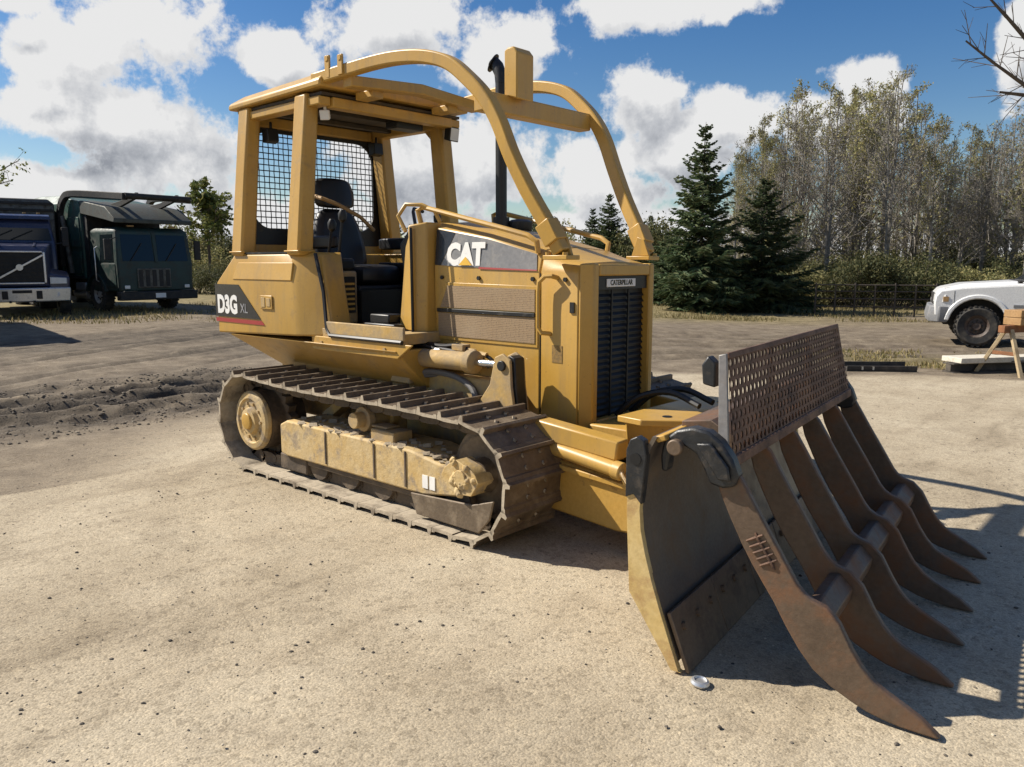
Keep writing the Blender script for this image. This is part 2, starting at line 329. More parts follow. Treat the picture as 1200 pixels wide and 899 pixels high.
# ================================================================ the ground
FX, FY = FH[0], FH[1]; RX, RY = RT[0], RT[1]
def cam_DL(x, y):
    dx = x-CAM[0]; dy = y-CAM[1]; return dx*FX+dy*FY, dx*RX+dy*RY
def ground_fields(x, y):
    x = np.asarray(x, float); y = np.asarray(y, float)
    D, L = cam_DL(x, y)
    z = -.17*sm(D, 9, 16)*sm(L, 2, 8)
    z = z + .22*(value_noise(x, y, .045, 3)-.5)*sm(D, 14, 40)
    z = z + .018*(value_noise(x, y, .55, 4)-.5) + .008*(value_noise(x, y, 2.3, 5)-.5)
    keep = 1-sm(np.hypot((x+1.0)/3.2, y/2.2), .9, 1.25)          # level pad under the machine
    z = z*(1-keep)
    wav = (value_noise(y, y*0, .35, 8)-.5)*.7
    # churned mud with tyre ruts left of the machine
    m1 = sm(x, -8.6, -7.2)*(1-sm(x, -5.3, -4.5))*sm(y, -9, -6)*(1-sm(y, .9, 2.6))
    wb = (value_noise(y, y*0, 1.3, 10)-.5)*.22
    lug = value_noise(x*2.4+wb*4, y*.9, 2.4, 9)-.5; fine_ = value_noise(x, y*.6, 9, 29)-.5
    def rut(u, c, w_): return np.exp(-((u-c)/w_)**2)
    u = x+wav*.55+wb
    tr = -.075*(rut(u,-7.35,.16)+rut(u,-6.55,.14)+rut(u,-6.05,.17)+rut(u,-5.45,.12))+.045*(rut(u,-7.08,.10)+rut(u,-6.30,.09)+rut(u,-5.75,.10)+rut(u,-6.82,.08))
    z = z + m1*(tr+.085*lug+.07*fine_)
    # lighter wheel tracks further off
    q = x*.90+y*.43; wav2 = (value_noise(x-y, y*0, .2, 12)-.5)*1.4
    m2 = sm(-q, 6.3, 7.0)*(1-sm(-q, 12.5, 14.5))*(1-sm(np.abs(y-1), 7, 11))*(1-m1)
    u2 = q+wav2
    tr2 = sum(-.04*rut(u2, c_, .13)+.025*rut(u2, c_+.24, .10) for c_ in (-7.2,-8.3,-8.75,-9.9,-10.4,-11.6,-12.6))
    z = z + m2*(tr2+.030*(value_noise(x*2.2, y*.8, 1.6, 13)-.5)+.012*(value_noise(x, y, 6, 14)-.5))
    # tracks behind the machine on the right
    m3 = sm(D, 11.5, 13)*(1-sm(D, 18, 21))*sm(L, .5, 2)
    wav3 = (value_noise(L, L*0, .22, 15)-.5)*2.4
    u3 = D+wav3
    tr3 = sum(-.05*rut(u3, c_, .12)+.03*rut(u3, c_+.25, .10) for c_ in (12.6,13.3,14.6,15.2,16.4,17.2))
    z = z + m3*(tr3+.04*(value_noise(x*.7+y, y*1.2, 1.6, 16)-.5))
    # faint wheel prints with lug marks across the open yard
    for (ax, ay, ang) in ((-1.2,-3.6,2.75),(-.9,-2.2,2.75),(-3.2,-4.0,1.95),(3.0,1.8,1.2)):
        ca_, sa_ = math.cos(ang), math.sin(ang); al = (x-ax)*ca_+(y-ay)*sa_; ac = -(x-ax)*sa_+(y-ay)*ca_+(value_noise(al, al*0, .3, 41)-.5)*.3
        band = np.exp(-(ac/.15)**4)*sm(value_noise(al, ac, .6, 42), .35, .6)
        z = z-band*(.007+.006*np.sign(np.sin((al+np.abs(ac)*.6)*2*np.pi/.15)))
    mud = np.clip(m1*sm(value_noise(x*1.3, y*.35, 1.1, 17), .12, .5)*(.75-3*np.clip(tr,-.08,.05)) + m2*(.5*sm(value_noise(x, y*.5, .7, 18), .25, .7)-9*np.clip(tr2,-.04,0)) + m3*(.12-7*np.clip(tr3,-.05,0)), 0, 1)
    # pale crushed stone near, brown dirt beyond
    line = (y-5.2)*.80-(x+2.9)*.60                                # edge from behind the machine to the boards
    brown = np.maximum(sm(line+(value_noise(x, y, .8, 20)-.5)*.6, 0, .5), sm(-x+(value_noise(x, y, .35, 19)-.5)*2.6-.30*y, 1.5, 5.2)*sm(np.hypot((x+1.0)/3.0, y/2.0), .8, 1.3))
    brown = np.where((line < 0) & (x > -3), np.minimum(brown, sm(-x, 3.6, 6.4)), brown)
    brown = np.maximum(brown, sm(y+(value_noise(x, y, .8, 21)-.5)*.5, 8.45, 8.9))
    grass = sm(D+(value_noise(x, y, .22, 23)-.5)*9, 20, 27)*.9
    grass = np.maximum(grass, .75*sm(y, 8.6, 9.4)*(1-sm(D, 12.8, 14.5))*sm(L, 3, 5))
    return z, mud, brown, grass
def gz(x, y): return float(ground_fields(np.array([x]), np.array([y]))[0][0])
def axis_steps(lo, hi, fine, grow, far_lo, far_hi):
    a = list(np.arange(lo, hi, fine)); s_ = fine; v = a[-1]
    while v < far_hi: s_ = min(s_*grow, 40); v += s_; a.append(v)
    s_ = fine; v = a[0]; b = []
    while v > far_lo: s_ = min(s_*grow, 40); v -= s_; b.append(v)
    return np.array(b[::-1]+a)
def build_ground():
    Da = axis_steps(1.2, 13, .055, 1.035, -260, 900); La = axis_steps(-7.5, 7.5, .06, 1.04, -700, 700)
    DD, LL = np.meshgrid(Da, La, indexing='ij')
    X = CAM[0]+DD*FX+LL*RX; Y = CAM[1]+DD*FY+LL*RY
    Z, mud, brown, grass = ground_fields(X, Y)
    nI, nJ = DD.shape; V = np.stack([X, Y, Z], -1).reshape(-1, 3)
    idx = np.arange(nI*nJ).reshape(nI, nJ)
    Fq = np.stack([idx[:-1,:-1], idx[:-1,1:], idx[1:,1:], idx[1:,:-1]], -1).reshape(-1, 4)
    me = bpy.data.meshes.new('ground'); me.vertices.add(len(V)); me.vertices.foreach_set('co', V.ravel())
    me.loops.add(Fq.size); me.loops.foreach_set('vertex_index', Fq.ravel()); me.polygons.add(len(Fq))
    me.polygons.foreach_set('loop_start', np.arange(0, Fq.size, 4)); me.polygons.foreach_set('use_smooth', [True]*len(Fq))
    me.update(calc_edges=True)
    at_ = me.color_attributes.new('zone', 'FLOAT_COLOR', 'POINT')
    at_.data.foreach_set('color', np.stack([mud, brown, grass, np.ones_like(mud)], -1).reshape(-1).astype(np.float32))
    m_, nt, b = new_mat('yard_ground')
    tc = nt.nodes.new('ShaderNodeTexCoord').outputs['Object']
    za = nt.nodes.new('ShaderNodeVertexColor'); za.layer_name = 'zone'
    sep = nt.nodes.new('ShaderNodeSeparateColor'); nt.links.new(za.outputs[0], sep.inputs[0])
    n_big = noise(nt, tc, .7, 6, .62, .5); n_mid = noise(nt, tc, 3.2, 6, .6); n_fin = noise(nt, tc, 55, 5, .7); n_grit = noise(nt, tc, 160, 3, .6)
    pale = ramp_node(nt, n_big, [(.28, (.32,.266,.186)), (.47, (.408,.346,.249)), (.68, (.475,.411,.303))])
    pale = mixc(nt, ramp_node(nt, n_mid, [(.52,(0,0,0)),(.74,(1,1,1))]), pale, mixc(nt, .6, pale, (.25,.205,.145)))
    brown = ramp_node(nt, n_mid, [(.3, (.135,.106,.075)), (.52, (.20,.162,.115)), (.75, (.285,.235,.168))])
    mud = ramp_node(nt, n_mid, [(.3, (.038,.031,.025)), (.58, (.075,.062,.048)), (.8, (.17,.14,.105))])
    grs = ramp_node(nt, n_mid, [(.3, (.12,.105,.045)), (.55, (.24,.195,.09)), (.75, (.33,.27,.14))])
    c = mixc(nt, sep.outputs[1], pale, brown); c = mixc(nt, sep.outputs[2], c, grs); c = mixc(nt, sep.outputs[0], c, mud)
    # damp and fine-dust blotches, streaks along the driving direction
    mp = nt.nodes.new('ShaderNodeMapping'); nt.links.new(tc, mp.inputs[0]); mp.inputs['Scale'].default_value = (1.0, .22, 1.0); mp.inputs['Rotation'].default_value = (0, 0, R(24))
    st = noise(nt, mp.outputs[0], 2.6, 7, .68, .4)
    c = mixc(nt, 1.0, c, ramp_node(nt, st, [(.30, (.70,.68,.66)), (.46, (.97,.96,.95)), (.62, (1.0,1.0,1.0)), (.72, (1.10,1.09,1.08))]), 'MULTIPLY')
    bl = noise(nt, tc, 17, 4, .7)
    c = mixc(nt, .3, c, mixc(nt, 1.0, c, ramp_node(nt, bl, [(.30, (.60,.58,.55)), (.44, (1,1,1)), (.62, (1,1,1)), (.75, (1.16,1.15,1.13))]), 'MULTIPLY'))
    vb = nt.nodes.new('ShaderNodeTexVoronoi'); vb.inputs['Scale'].default_value = 40; nt.links.new(tc, vb.inputs['Vector'])
    sb = nt.nodes.new('ShaderNodeSeparateColor'); nt.links.new(vb.outputs['Color'], sb.inputs[0])
    c = mixc(nt, .42, c, mixc(nt, 1.0, c, ramp_node(nt, sb.outputs[1], [(0, (.42,.40,.38)), (.09, (.72,.71,.69)), (.14, (1,1,1)), (.85, (1,1,1)), (1, (1.2,1.19,1.16))]), 'MULTIPLY'))
    # stones of the crushed surface: small cells lighter and darker
    vo = nt.nodes.new('ShaderNodeTexVoronoi'); vo.inputs['Scale'].default_value = 105; nt.links.new(tc, vo.inputs['Vector'])
    sv = nt.nodes.new('ShaderNodeSeparateColor'); nt.links.new(vo.outputs['Color'], sv.inputs[0])
    stone = ramp_node(nt, sv.outputs[0], [(0, (.50,.49,.47)), (.10, (.80,.79,.77)), (.55, (1.0,1.0,1.0)), (1, (1.22,1.2,1.16))])
    c = mixc(nt, .6, c, mixc(nt, 1.0, c, stone, 'MULTIPLY'))
    gr = ramp_node(nt, n_grit, [(.33, (.62,.60,.57)), (.5, (1,1,1)), (.68, (1.2,1.19,1.17))])
    c = mixc(nt, .8, c, mixc(nt, 1.0, c, gr, 'MULTIPLY'))
    nt.links.new(c, b.inputs['Base Color']); b.inputs['Roughness'].default_value = .92; b.inputs['Specular IOR Level'].default_value = .25
    hm = nt.nodes.new('ShaderNodeMath'); hm.operation = 'MULTIPLY_ADD'; nt.links.new(vo.outputs['Distance'], hm.inputs[0]); hm.inputs[1].default_value = -.5; nt.links.new(n_fin, hm.inputs[2])
    mm_ = nt.nodes.new('ShaderNodeMath'); mm_.operation = 'MULTIPLY'; nt.links.new(sep.outputs[0], mm_.inputs[0]); nt.links.new(noise(nt, tc, 13, 7, .72), mm_.inputs[1])
    ma = nt.nodes.new('ShaderNodeMath'); ma.operation = 'MULTIPLY_ADD'; nt.links.new(mm_.outputs[0], ma.inputs[0]); ma.inputs[1].default_value = 14; nt.links.new(hm.outputs[0], ma.inputs[2])
    bump(nt, b, ma.outputs[0], .45, .007)
    me.materials.append(m_)
    o = bpy.data.objects.new('ground', me); COL.objects.link(o); tag(o, kind='structure')
build_ground()
def scatter(name, n, sampler, smin, smax, mat, label, cat):
    """loose stones lying on the ground, too many to count: one mesh"""
    ico = bmesh.new(); bmesh.ops.create_icosphere(ico, subdivisions=1, radius=1); bv = np.array([v.co[:] for v in ico.verts]); bf = np.array([[v.index for v in f.verts] for f in ico.faces]); ico.free()
    xs, ys = sampler(n); n = len(xs); zz = ground_fields(xs, ys)[0]
    s_ = smin*(smax/smin)**(RNG.random(n)**2.2)
    V = np.repeat(bv[None], n, 0)*(1+.45*(RNG.random((n, len(bv), 1))-.5))*s_[:, None, None]*np.stack([np.ones(n), .6+.5*RNG.random(n), .45+.3*RNG.random(n)], -1)[:, None, :]
    a = RNG.random(n)*6.28; ca, sa = np.cos(a)[:, None], np.sin(a)[:, None]
    V = np.stack([V[..., 0]*ca-V[..., 1]*sa+xs[:, None], V[..., 0]*sa+V[..., 1]*ca+ys[:, None], V[..., 2]+zz[:, None]+s_[:, None]*.15], -1).reshape(-1, 3)
    Fc = (bf[None]+np.arange(n)[:, None, None]*len(bv)).reshape(-1, 3)
    me = bpy.data.meshes.new(name); me.from_pydata(V.tolist(), [], Fc.tolist()); me.materials.append(mat)
    o = bpy.data.objects.new(name, me); COL.objects.link(o); tag(o, label, cat, kind='stuff')
def stone_mat(name, a, b_):
    m_, nt, b = new_mat(name); g = nt.nodes.new('ShaderNodeNewGeometry'); c = ramp_node(nt, g.outputs['Random Per Island'], [(0, a), (1, b_)])
    nt.links.new(c, b.inputs['Base Color']); b.inputs['Roughness'].default_value = .9; return m_
def near_sampler(n):
    D = 1.6+9.5*RNG.random(n)**1.3; L = (RNG.random(n)*1.5-.75)*D
    x = CAM[0]+D*FX+L*RX; y = CAM[1]+D*FY+L*RY
    k = value_noise(x, y, .8, 31)+.3*RNG.random(n) > .42; return x[k], y[k]
def mud_sampler(n):
    x = -8+3.4*RNG.random(n); y = -7+9*RNG.random(n); return x, y
scatter('gravel', 2600, near_sampler, .0022, .0105, stone_mat('dark_pebbles', (.035,.03,.026), (.16,.135,.105)), 'dark loose pebbles scattered over the pale yard', 'gravel')
scatter('gravel', 5000, near_sampler, .002, .007, stone_mat('pale_pebbles', (.28,.23,.165), (.52,.45,.34)), 'pale crushed stone chips on the yard', 'gravel')
scatter('mud_clods', 9000, mud_sampler, .004, .024, stone_mat('mud_clod', (.06,.05,.038), (.20,.165,.12)), 'broken clods of mud between the wheel ruts', 'mud')

# ================================================================ the bulldozer (x forward, y to its left)
DZ = thing('bulldozer', 'yellow crawler bulldozer with open canopy, sweep bars and rake on its blade', 'bulldozer')
Y_, YH, YD, YR, BK = M['yellow'], M['yellow_hood'], M['yellow_dirty'], M['yellow_rust'], M['black']
M['label_faint'] = wear_mat('faint_print', (.36,.21,.05), (.30,.18,.05), (.17,.11,.04), .5, .6, .6, scale=20, bumps=0, dirt_scale=60)
# ---- tracks
PITCH_N = 40
RC, RR_, FC, FR_ = (-2.36, .372), .372, (-.135, .352), .352      # outer arcs of rear sprocket and front idler
def track_path():
    pts = []
    for i in range(41): pts.append((RC[0]+(FC[0]-RC[0])*i/40, 0.0))
    pts += [(FC[0]+FR_*math.sin(t), FC[1]-FR_*math.cos(t)) for t in np.linspace(0, math.pi, 40)[1:]]
    for i in range(1, 41):
        s_ = i/40; x = FC[0]+(RC[0]-FC[0])*s_; z = 2*FC[1]+(2*RC[1]-2*FC[1])*s_ + .012*math.sin(math.pi*2*s_)-.006*math.sin(math.pi*s_)
        pts.append((x, z))
    pts += [(RC[0]-RR_*math.sin(t), RC[1]+RR_*math.cos(t)) for t in np.linspace(0, math.pi, 40)[1:]]
    P = np.array(pts); d = np.r_[0, np.cumsum(np.linalg.norm(np.diff(P, axis=0), axis=1))]
    return P, d
TP, TD = track_path(); TLEN = TD[-1]; PITCH = TLEN/PITCH_N
def on_track(s_):
    s_ %= TLEN; x = np.interp(s_, TD, TP[:, 0]); z = np.interp(s_, TD, TP[:, 1]); return np.array([x, z])
def shoe_mesh():
    b = MB(); w = .25; h = PITCH/2
    b.prism([(-h*.97,-w,-.030),(h*.99,-w,-.030),(h*.99,-w,-.046),(h*.3,-w,-.05),(-h*.97,-w,-.046)], (0, 2*w, 0))     # plate, outer side is +z
    b.prism([(h*.58,-w,-.030),(h*.66,-w,.0),(h*.86,-w,.0),(h*.99,-w,-.030)], (0, 2*w, 0))                             # grouser
    b.prism([(-h*.97,-w,-.030),(-h*.97,-w,-.020),(-h*.72,-w,-.022),(-h*.62,-w,-.030)], (0, 2*w, 0))
    for sy in (-.07, .07):
        for sx in (-.03, .035): b.cyl((sx, sy, -.032), (sx, sy, -.018), .013, 6)
    me = b.build('track_shoe', M['shoe'], bevel=0, smooth=20, mesh_only=True); me.materials.append(M['shoe_dust_lit'])
    for p in me.polygons:
        if (p.normal.z < -.5 and p.center.z > -.06) or abs(p.normal.y) > .8: p.material_index = 1  # inner faces dusty; end faces get the pale tone for sunlit edges
    return me
SHOE = shoe_mesh()
def link_mesh():
    b = MB(); h = PITCH/2
    for sy in (-.095, .065):
        pts = [(-h*1.12, -.085), (-h*1.15, -.12), (-h*.5, -.135), (h*.5, -.135), (h*1.15, -.12), (h*1.12, -.085), (h*.9, -.05), (-h*.9, -.05)]
        b.prism([(x, sy, z) for x, z in pts], (0, .03, 0))
    b.cyl((-h, -.1, -.1), (-h, .1, -.1), .028, 8)
    return b
def make_track(sy):
    yc = sy*.80
    ch = MB(); lm = link_mesh(); lv = np.array(lm.v); mats = []
    for k in range(PITCH_N):
        s0 = (k+.35)*PITCH; p = on_track(s0); a = on_track(s0-PITCH*.45); b_ = on_track(s0+PITCH*.45); t = norm(b_-a); n = np.array([t[1], -t[0]])
        mats.append((p, t, n))
        vv = np.stack([p[0]+lv[:,0]*t[0]+lv[:,2]*n[0], yc+lv[:,1], p[1]+lv[:,0]*t[1]+lv[:,2]*n[1]], -1); ch.add(vv, lm.f)
    tr = ch.build('track', M['chain'], DZ, smooth=25)
    for p, t, n in mats:
        o = bpy.data.objects.new('track_shoe', SHOE); COL.objects.link(o); o.parent = tr
        mm = Matrix(((t[0], 0, n[0], p[0]), (0, 1, 0, yc), (t[1], 0, n[1], p[1]), (0, 0, 0, 1)))
        o.matrix_local = mm
    out = sy
    # frame with its caked mud, guards, rollers
    f = MB()
    y0, y1 = sorted((sy*.655, sy*.985))
    f.prism([(-1.98, y0, .20), (-1.98, y0, .40), (-1.90, y0, .435), (-.62, y0, .435), (-.40, y0, .40), (-.22, y0, .385), (-.22, y0, .235), (-.5, y0, .19), (-1.9, y0, .185)], (0, y1-y0, 0))
    fr = f.build('track_frame', M['frame_mud'], DZ, bevel=.012)
    rg = np.random.default_rng(70+sy); lm_ = MB()
    for k in range(90):
        x = -1.9+1.65*rg.random()**.7; z = .435 if x < -.62 else .435-(x+.62)*.125; e = sy*(.70+.285*rg.random()**.5); rad = .012+.022*rg.random()**2
        ico = [(rad*(.7+.6*rg.random())*q[0]*1.3, rad*(.7+.6*rg.random())*q[1], rad*.7*(.7+.6*rg.random())*q[2]) for q in ((1,0,0),(0,1,0),(-1,0,0),(0,-1,0),(.5,.5,.8),(-.5,-.4,.85))]
        lm_.add([(x+q[0], e+q[1], z+q[2]) for q in ico], [(0,1,4),(1,5,4),(1,2,5),(2,3,5),(3,0,4),(3,4,5),(0,3,2,1)])
    tag(lm_.build('caked_mud', M['mud_lump'], fr, smooth=0), kind='stuff')
    g = MB(); ya, yb = sorted((sy*.90, sy*.955)); g.box(-2.04, -1.72, ya, yb, .075, .186); g.box(-1.71, -.40, ya, yb-.0, .145, .186)
    g.build('roller_guard', M['chain'], fr, bevel=.01)
    g = MB(); ya, yb = sorted((sy*.985, sy*1.0))
    g.prism([(-.60, ya, .19), (-.1, ya, .22), (.06, ya, .27), (.03, ya, .16), (-.05, ya, .07), (-.55, ya, .07)], (0, yb-ya, 0))
    g.build('idler_guard', M['shoe'], fr, bevel=.006)
    g = MB(); ya, yb = sorted((sy*.90, sy*1.02))
    rg2 = np.random.default_rng(5); g.prism([(-.17+(.10+.028*rg2.random())*math.cos(a)*1.15, ya, .352+(.085+.02*rg2.random())*math.sin(a)) for a in np.linspace(0, 2*math.pi, 15)[:-1]], (0, yb-ya, 0))
    g.cyl((-.16, sy*1.01, .36), (-.16, sy*1.035, .36), .045, 10)
    for k in range(16):
        a = rg2.random()*6.28; rr0 = .02+.09*rg2.random(); c0 = np.array([-.17+rr0*math.cos(a), sy*1.02, .35+rr0*math.sin(a)]); g.lathe([(.004,-.02),(.022+.014*rg2.random(),-.004),(.014,.012),(.003,.018)], c0, (rg2.normal()*.3, sy, rg2.normal()*.3), 6)
    g.build('idler_bracket', M['frame_mud'], fr, bevel=.012)
    g = MB(); ya, yb = sorted((sy*.80, sy*.95)); g.box(-1.02, -.80, ya, yb, .43, .50); g.box(-1.05, -.9, ya+.03, yb+.012*sy, .50, .515)
    g.build('cover_box', YD, fr, bevel=.008)
    for x0 in (-1.45, -.95, -.66):
        g = MB(); ya, yb = sorted((sy*.985, sy*.992)); g.box(x0, x0+.012, ya, yb, .21, .42); g.build('frame_seam', M['chain'], fr)
    for k in range(2):
        g = MB(); ya, yb = sorted((sy*.985, sy*.990)); g.box(-.505+k*.06, -.46+k*.06, ya, yb, .235, .31); tag(g.build('reflector', M['white_print'], fr), 'small white stuck-on mark')
    for k in range(6):
        g = MB(); x = -1.95+k*.335; prof = [(.035,-.13),(.105,-.13),(.105,-.10),(.082,-.09),(.082,.09),(.105,.10),(.105,.13),(.035,.13)]
        g.lathe(prof, (x, yc, .165), (0, 1, 0), 16); g.build('track_roller', M['chain'], DZ)
    g = MB(); prof = [(.03,-.12),(.078,-.12),(.078,-.07),(.06,-.06),(.06,.06),(.078,.07),(.078,.12),(.05,.13)]
    g.lathe(prof, (-1.14, yc, .535), (0, 1, 0), 18); g.cyl((-1.14, yc, .535), (-1.14, yc+sy*.19, .535), .05, 16); g.cyl((-1.14, sy*.62, .40), (-1.14, sy*.62, .56), .05, 10)
    cr = g.build('carrier_roller', YD, DZ, bevel=.004)
    # sprocket with toothed ring and hub
    g = MB(); pr = []
    for k in range(46):
        a = 2*math.pi*k/46; r = .285 if k % 2 else .245; pr.append((RC[0]+r*math.cos(a), yc-.03, RC[1]+r*math.sin(a)))
    g.prism(pr, (0, .06, 0)); g.cyl((RC[0], yc-.14, RC[1]), (RC[0], yc+.14, RC[1]), .215, 32)
    sp = g.build('sprocket', M['chain'], DZ)
    g = MB(); g.lathe([(.20,.13),(.215,.15),(.215,.175),(.20,.19),(.165,.195),(.155,.182),(.10,.18),(.09,.21),(.05,.215)], (RC[0], yc, RC[1]), (0, sy, 0), 40)
    hb = g.build('hub_cover', M['frame_mud'], sp)
    for k in range(10):
        a = 2*math.pi*k/10; g = MB(); c0 = (RC[0]+.128*math.cos(a), yc+sy*.18, RC[1]+.128*math.sin(a)); g.cyl(c0, (c0[0], c0[1]+sy*.014, c0[2]), .012, 6); g.build('bolt', YD, sp)
    g = MB(); g.lathe([(.062,.212),(.058,.228),(.03,.234)], (RC[0], yc, RC[1]), (0, sy, 0), 18); g.build('hub_plug', Y_, sp, bevel=.004)
    g = MB(); g.lathe([(.05,-.13),(.09,-.13),(.10,-.06),(.215,-.06),(.215,.06),(.10,.06),(.09,.13),(.05,.13)], (FC[0], yc, FC[1]), (0, 1, 0), 36)
    g.lathe([(.10,-.035),(.255,-.035),(.255,.035),(.10,.035)], (FC[0], yc, FC[1]), (0, 1, 0), 36); g.build('idler', M['shoe'], DZ)
    # diagonal brace seen behind the sprocket
    g = MB(); g.beam((-1.95, sy*.60, .40), (-1.55, sy*.60, .66), .10, .07); g.build('frame_brace', YD, DZ, bevel=.006)
for sy in (-1, 1): make_track(sy)
# ---- hull and rear body
g = MB(); g.box(-2.75, -.34, -.48, .48, .34, .80); g.box(-.34, .10, -.34, .34, .34, .60); g.build('main_case', YD, DZ, bevel=.02)
def ring(pts, z): return [(x, y, z) for x, y in pts]
g = MB(); g.loft([ring([(-2.66,-.50),(-1.0,-.50),(-1.0,.50),(-2.66,.50)], .70), ring([(-2.98,-.79),(-1.0,-.76),(-1.0,.76),(-2.98,.79)], .955)])
g.build('belly_skirt', Y_, DZ, bevel=.01)
# fuel tank: outline in plan with chamfered front corners, upper edge drawn in
def tank_outline(y, xr, xf, ch): return [(xr, -y+.05), (xr+.05, -y), (xf-.06, -y), (xf, -y+.02), (xf+ch, -y+.11), (xf+ch, -y+.27), (-2.62, -y+.27), (-2.62, y-.27), (xf+ch, y-.27), (xf+ch, y-.11), (xf, y-.02), (xf-.06, y), (xr+.05, y), (xr, y-.05)]
T0 = [(x, y, .955+.032*(x+3.16)) for x, y in tank_outline(.80, -3.16, -1.98, .25)]
T1 = [(x, y, 1.345) for x, y in tank_outline(.80, -3.15, -2.0, .20)]
T2 = [(x, y, 1.55) for x, y in tank_outline(.765, -2.93, -2.02, .14)]
T3 = [(x, y, 1.57) for x, y in tank_outline(.745, -2.90, -2.04, .13)]
g = MB(); g.loft([T0, T1, T2, T3]); tank = g.build('fuel_tank', Y_, DZ, bevel=.012)
g = MB(); g.add([(-2.86,-.79,1.375),(-2.06,-.79,1.375),(-2.06,-.772,1.50),(-2.80,-.772,1.50),(-2.86,-.803,1.375),(-2.06,-.803,1.375),(-2.06,-.781,1.50),(-2.80,-.781,1.50)],
                [(0,1,2,3),(4,7,6,5),(0,4,5,1),(1,5,6,2),(2,6,7,3),(3,7,4,0)]); g.build('upper_panel', Y_, tank, bevel=.004)
g = MB(); g.box(-2.84, -2.04, -.762, -.742, 1.563, 1.575); g.build('seal_strip', BK, tank)
for sy in (-1, 1):
    yy = sy*.803
    g = MB(); g.prism([(-3.13, yy, 1.335), (-2.77, yy, 1.335), (-2.47, yy, 1.085), (-3.13, yy, 1.085)], (0, sy*.002, 0)); dc = g.build('model_decal', M['decal_black'], DZ)
    g = MB(); g.prism([(-3.13, yy, 1.075), (-2.46, yy, 1.075), (-2.42, yy, 1.045), (-3.13, yy, 1.045)], (0, sy*.002, 0)); g.build('decal_stripe', M['red_print'], dc)
    rot = (R(90), 0, 0) if sy < 0 else (R(90), 0, R(180))
    me = text_mesh('D3G', .185, 'lettering', .009, .82); me.materials.append(M['white_print']); link('lettering', me, dc, (-2.945, sy*.8065, 1.175), rot)
    me = text_mesh('XL', .10, 'lettering', 0, .9); me.materials.append(M['decal_dim']); link('lettering', me, dc, (-2.70, sy*.8065, 1.155), rot)
    g = MB(); g.box(-2.46, -2.30, *sorted((sy*.802, sy*.812)), 1.165, 1.265); ft = g.build('latch_plate', Y_, DZ, bevel=.006)
    g = MB(); g.box(-2.44, -2.39, *sorted((sy*.812, sy*.816)), 1.18, 1.25); g.box(-2.37, -2.32, *sorted((sy*.812, sy*.816)), 1.185, 1.245); g.build('latch', M['yellow_dirty'], ft, bevel=.003)
# floor platform, sill, steps
g = MB(); g.box(-2.60, -1.02, -.72, .72, .985, 1.055); fl = g.build('floor_plate', YD, DZ, bevel=.006)
for sy in (-1, 1):
    ya, yb = sorted((sy*.722, sy*.742))
    g = MB(); g.box(-1.76, -.94, ya, yb, 1.02, 1.105); g.build('door_sill', YD, DZ, bevel=.006)
    g = MB(); g.prism([(-1.92, ya, .905), (-1.0, ya, .905), (-.86, ya, 1.0), (-1.92, ya, 1.0)], (0, yb-ya, 0)); g.build('side_rail', Y_, DZ, bevel=.006)
    for x in (-1.80, -1.12):
        g = MB(); g.cyl((x, sy*.74, .955), (x, sy*.752, .955), .016, 6); g.build('bolt', YD, DZ)
# black door seal running up the tank corner and along the sill
for sy in (-1, 1):
    g = MB(); g.tube([(-1.895, sy*.705, 1.56), (-1.80, sy*.715, 1.30), (-1.745, sy*.738, 1.06), (-1.70, sy*.745, 1.012), (-.95, sy*.745, 1.012)], .014, 6); g.build('door_seal', M['blackplastic'], DZ)
# cowl in front of the driver
g = MB(); g.loft([[(-1.14,-.50,1.0),(-1.06,-.44,1.0),(-1.06,.44,1.0),(-1.14,.50,1.0)], [(-1.20,-.47,1.74),(-1.09,-.40,1.76),(-1.09,.40,1.76),(-1.20,.47,1.74)]]); g.build('cowl', YH, DZ, bevel=.012)
for sy in (-1, 1):
    g = MB(); g.prism([(-1.30, sy*.47, 1.06), (-1.12, sy*.505, 1.06), (-1.16, sy*.475, 1.72), (-1.235, sy*.46, 1.60)], (0, sy*-.03, 0)); g.build('cowl_side', YH, DZ, bevel=.006)
    g = MB(); g.tube([(-1.115, sy*.512, 1.03), (-1.15, sy*.485, 1.72)], .010, 6); g.build('cowl_seal', M['blackplastic'], DZ)
g = MB(); g.prism([(-1.21,-.36,1.22),(-1.21,-.36,1.66),(-1.30,-.36,1.74),(-1.42,-.36,1.62),(-1.34,-.36,1.22)], (0,.72,0)); dash = g.build('dashboard', M['blackplastic'], DZ, bevel=.015)
for k in range(3):
    g = MB(); c0 = np.array((-1.375, -.12+.12*k, 1.675)); g.cyl(c0, c0+np.array((-.02,0,.024)), .035, 16); g.build('gauge', M['chrome'], dash)
# ---- engine hood
def hood_ring(x, ztop, zs): return [(x,-.36,.56),(x,-.36,zs),(x,-.335,ztop-.035),(x,-.29,ztop),(x,0,ztop+.018),(x,.29,ztop),(x,.335,ztop-.035),(x,.36,zs),(x,.36,.56)]
g = MB(); g.loft([hood_ring(-1.07, 1.755, 1.47), hood_ring(-.6, 1.68, 1.455), hood_ring(-.17, 1.575, 1.45)]); hood = g.build('engine_hood', YH, DZ, bevel=.008)
g = MB(); g.loft([hood_ring(-.164, 1.573, 1.45), hood_ring(-.02, 1.525, 1.445), [(.11,-.36,.56),(.11,-.36,1.43),(.11,-.34,1.475),(.11,-.29,1.495),(.11,0,1.505),(.11,.29,1.495),(.11,.34,1.475),(.11,.36,1.43),(.11,.36,.56)]])
shell = g.build('radiator_shell', YH, DZ, bevel=.008)
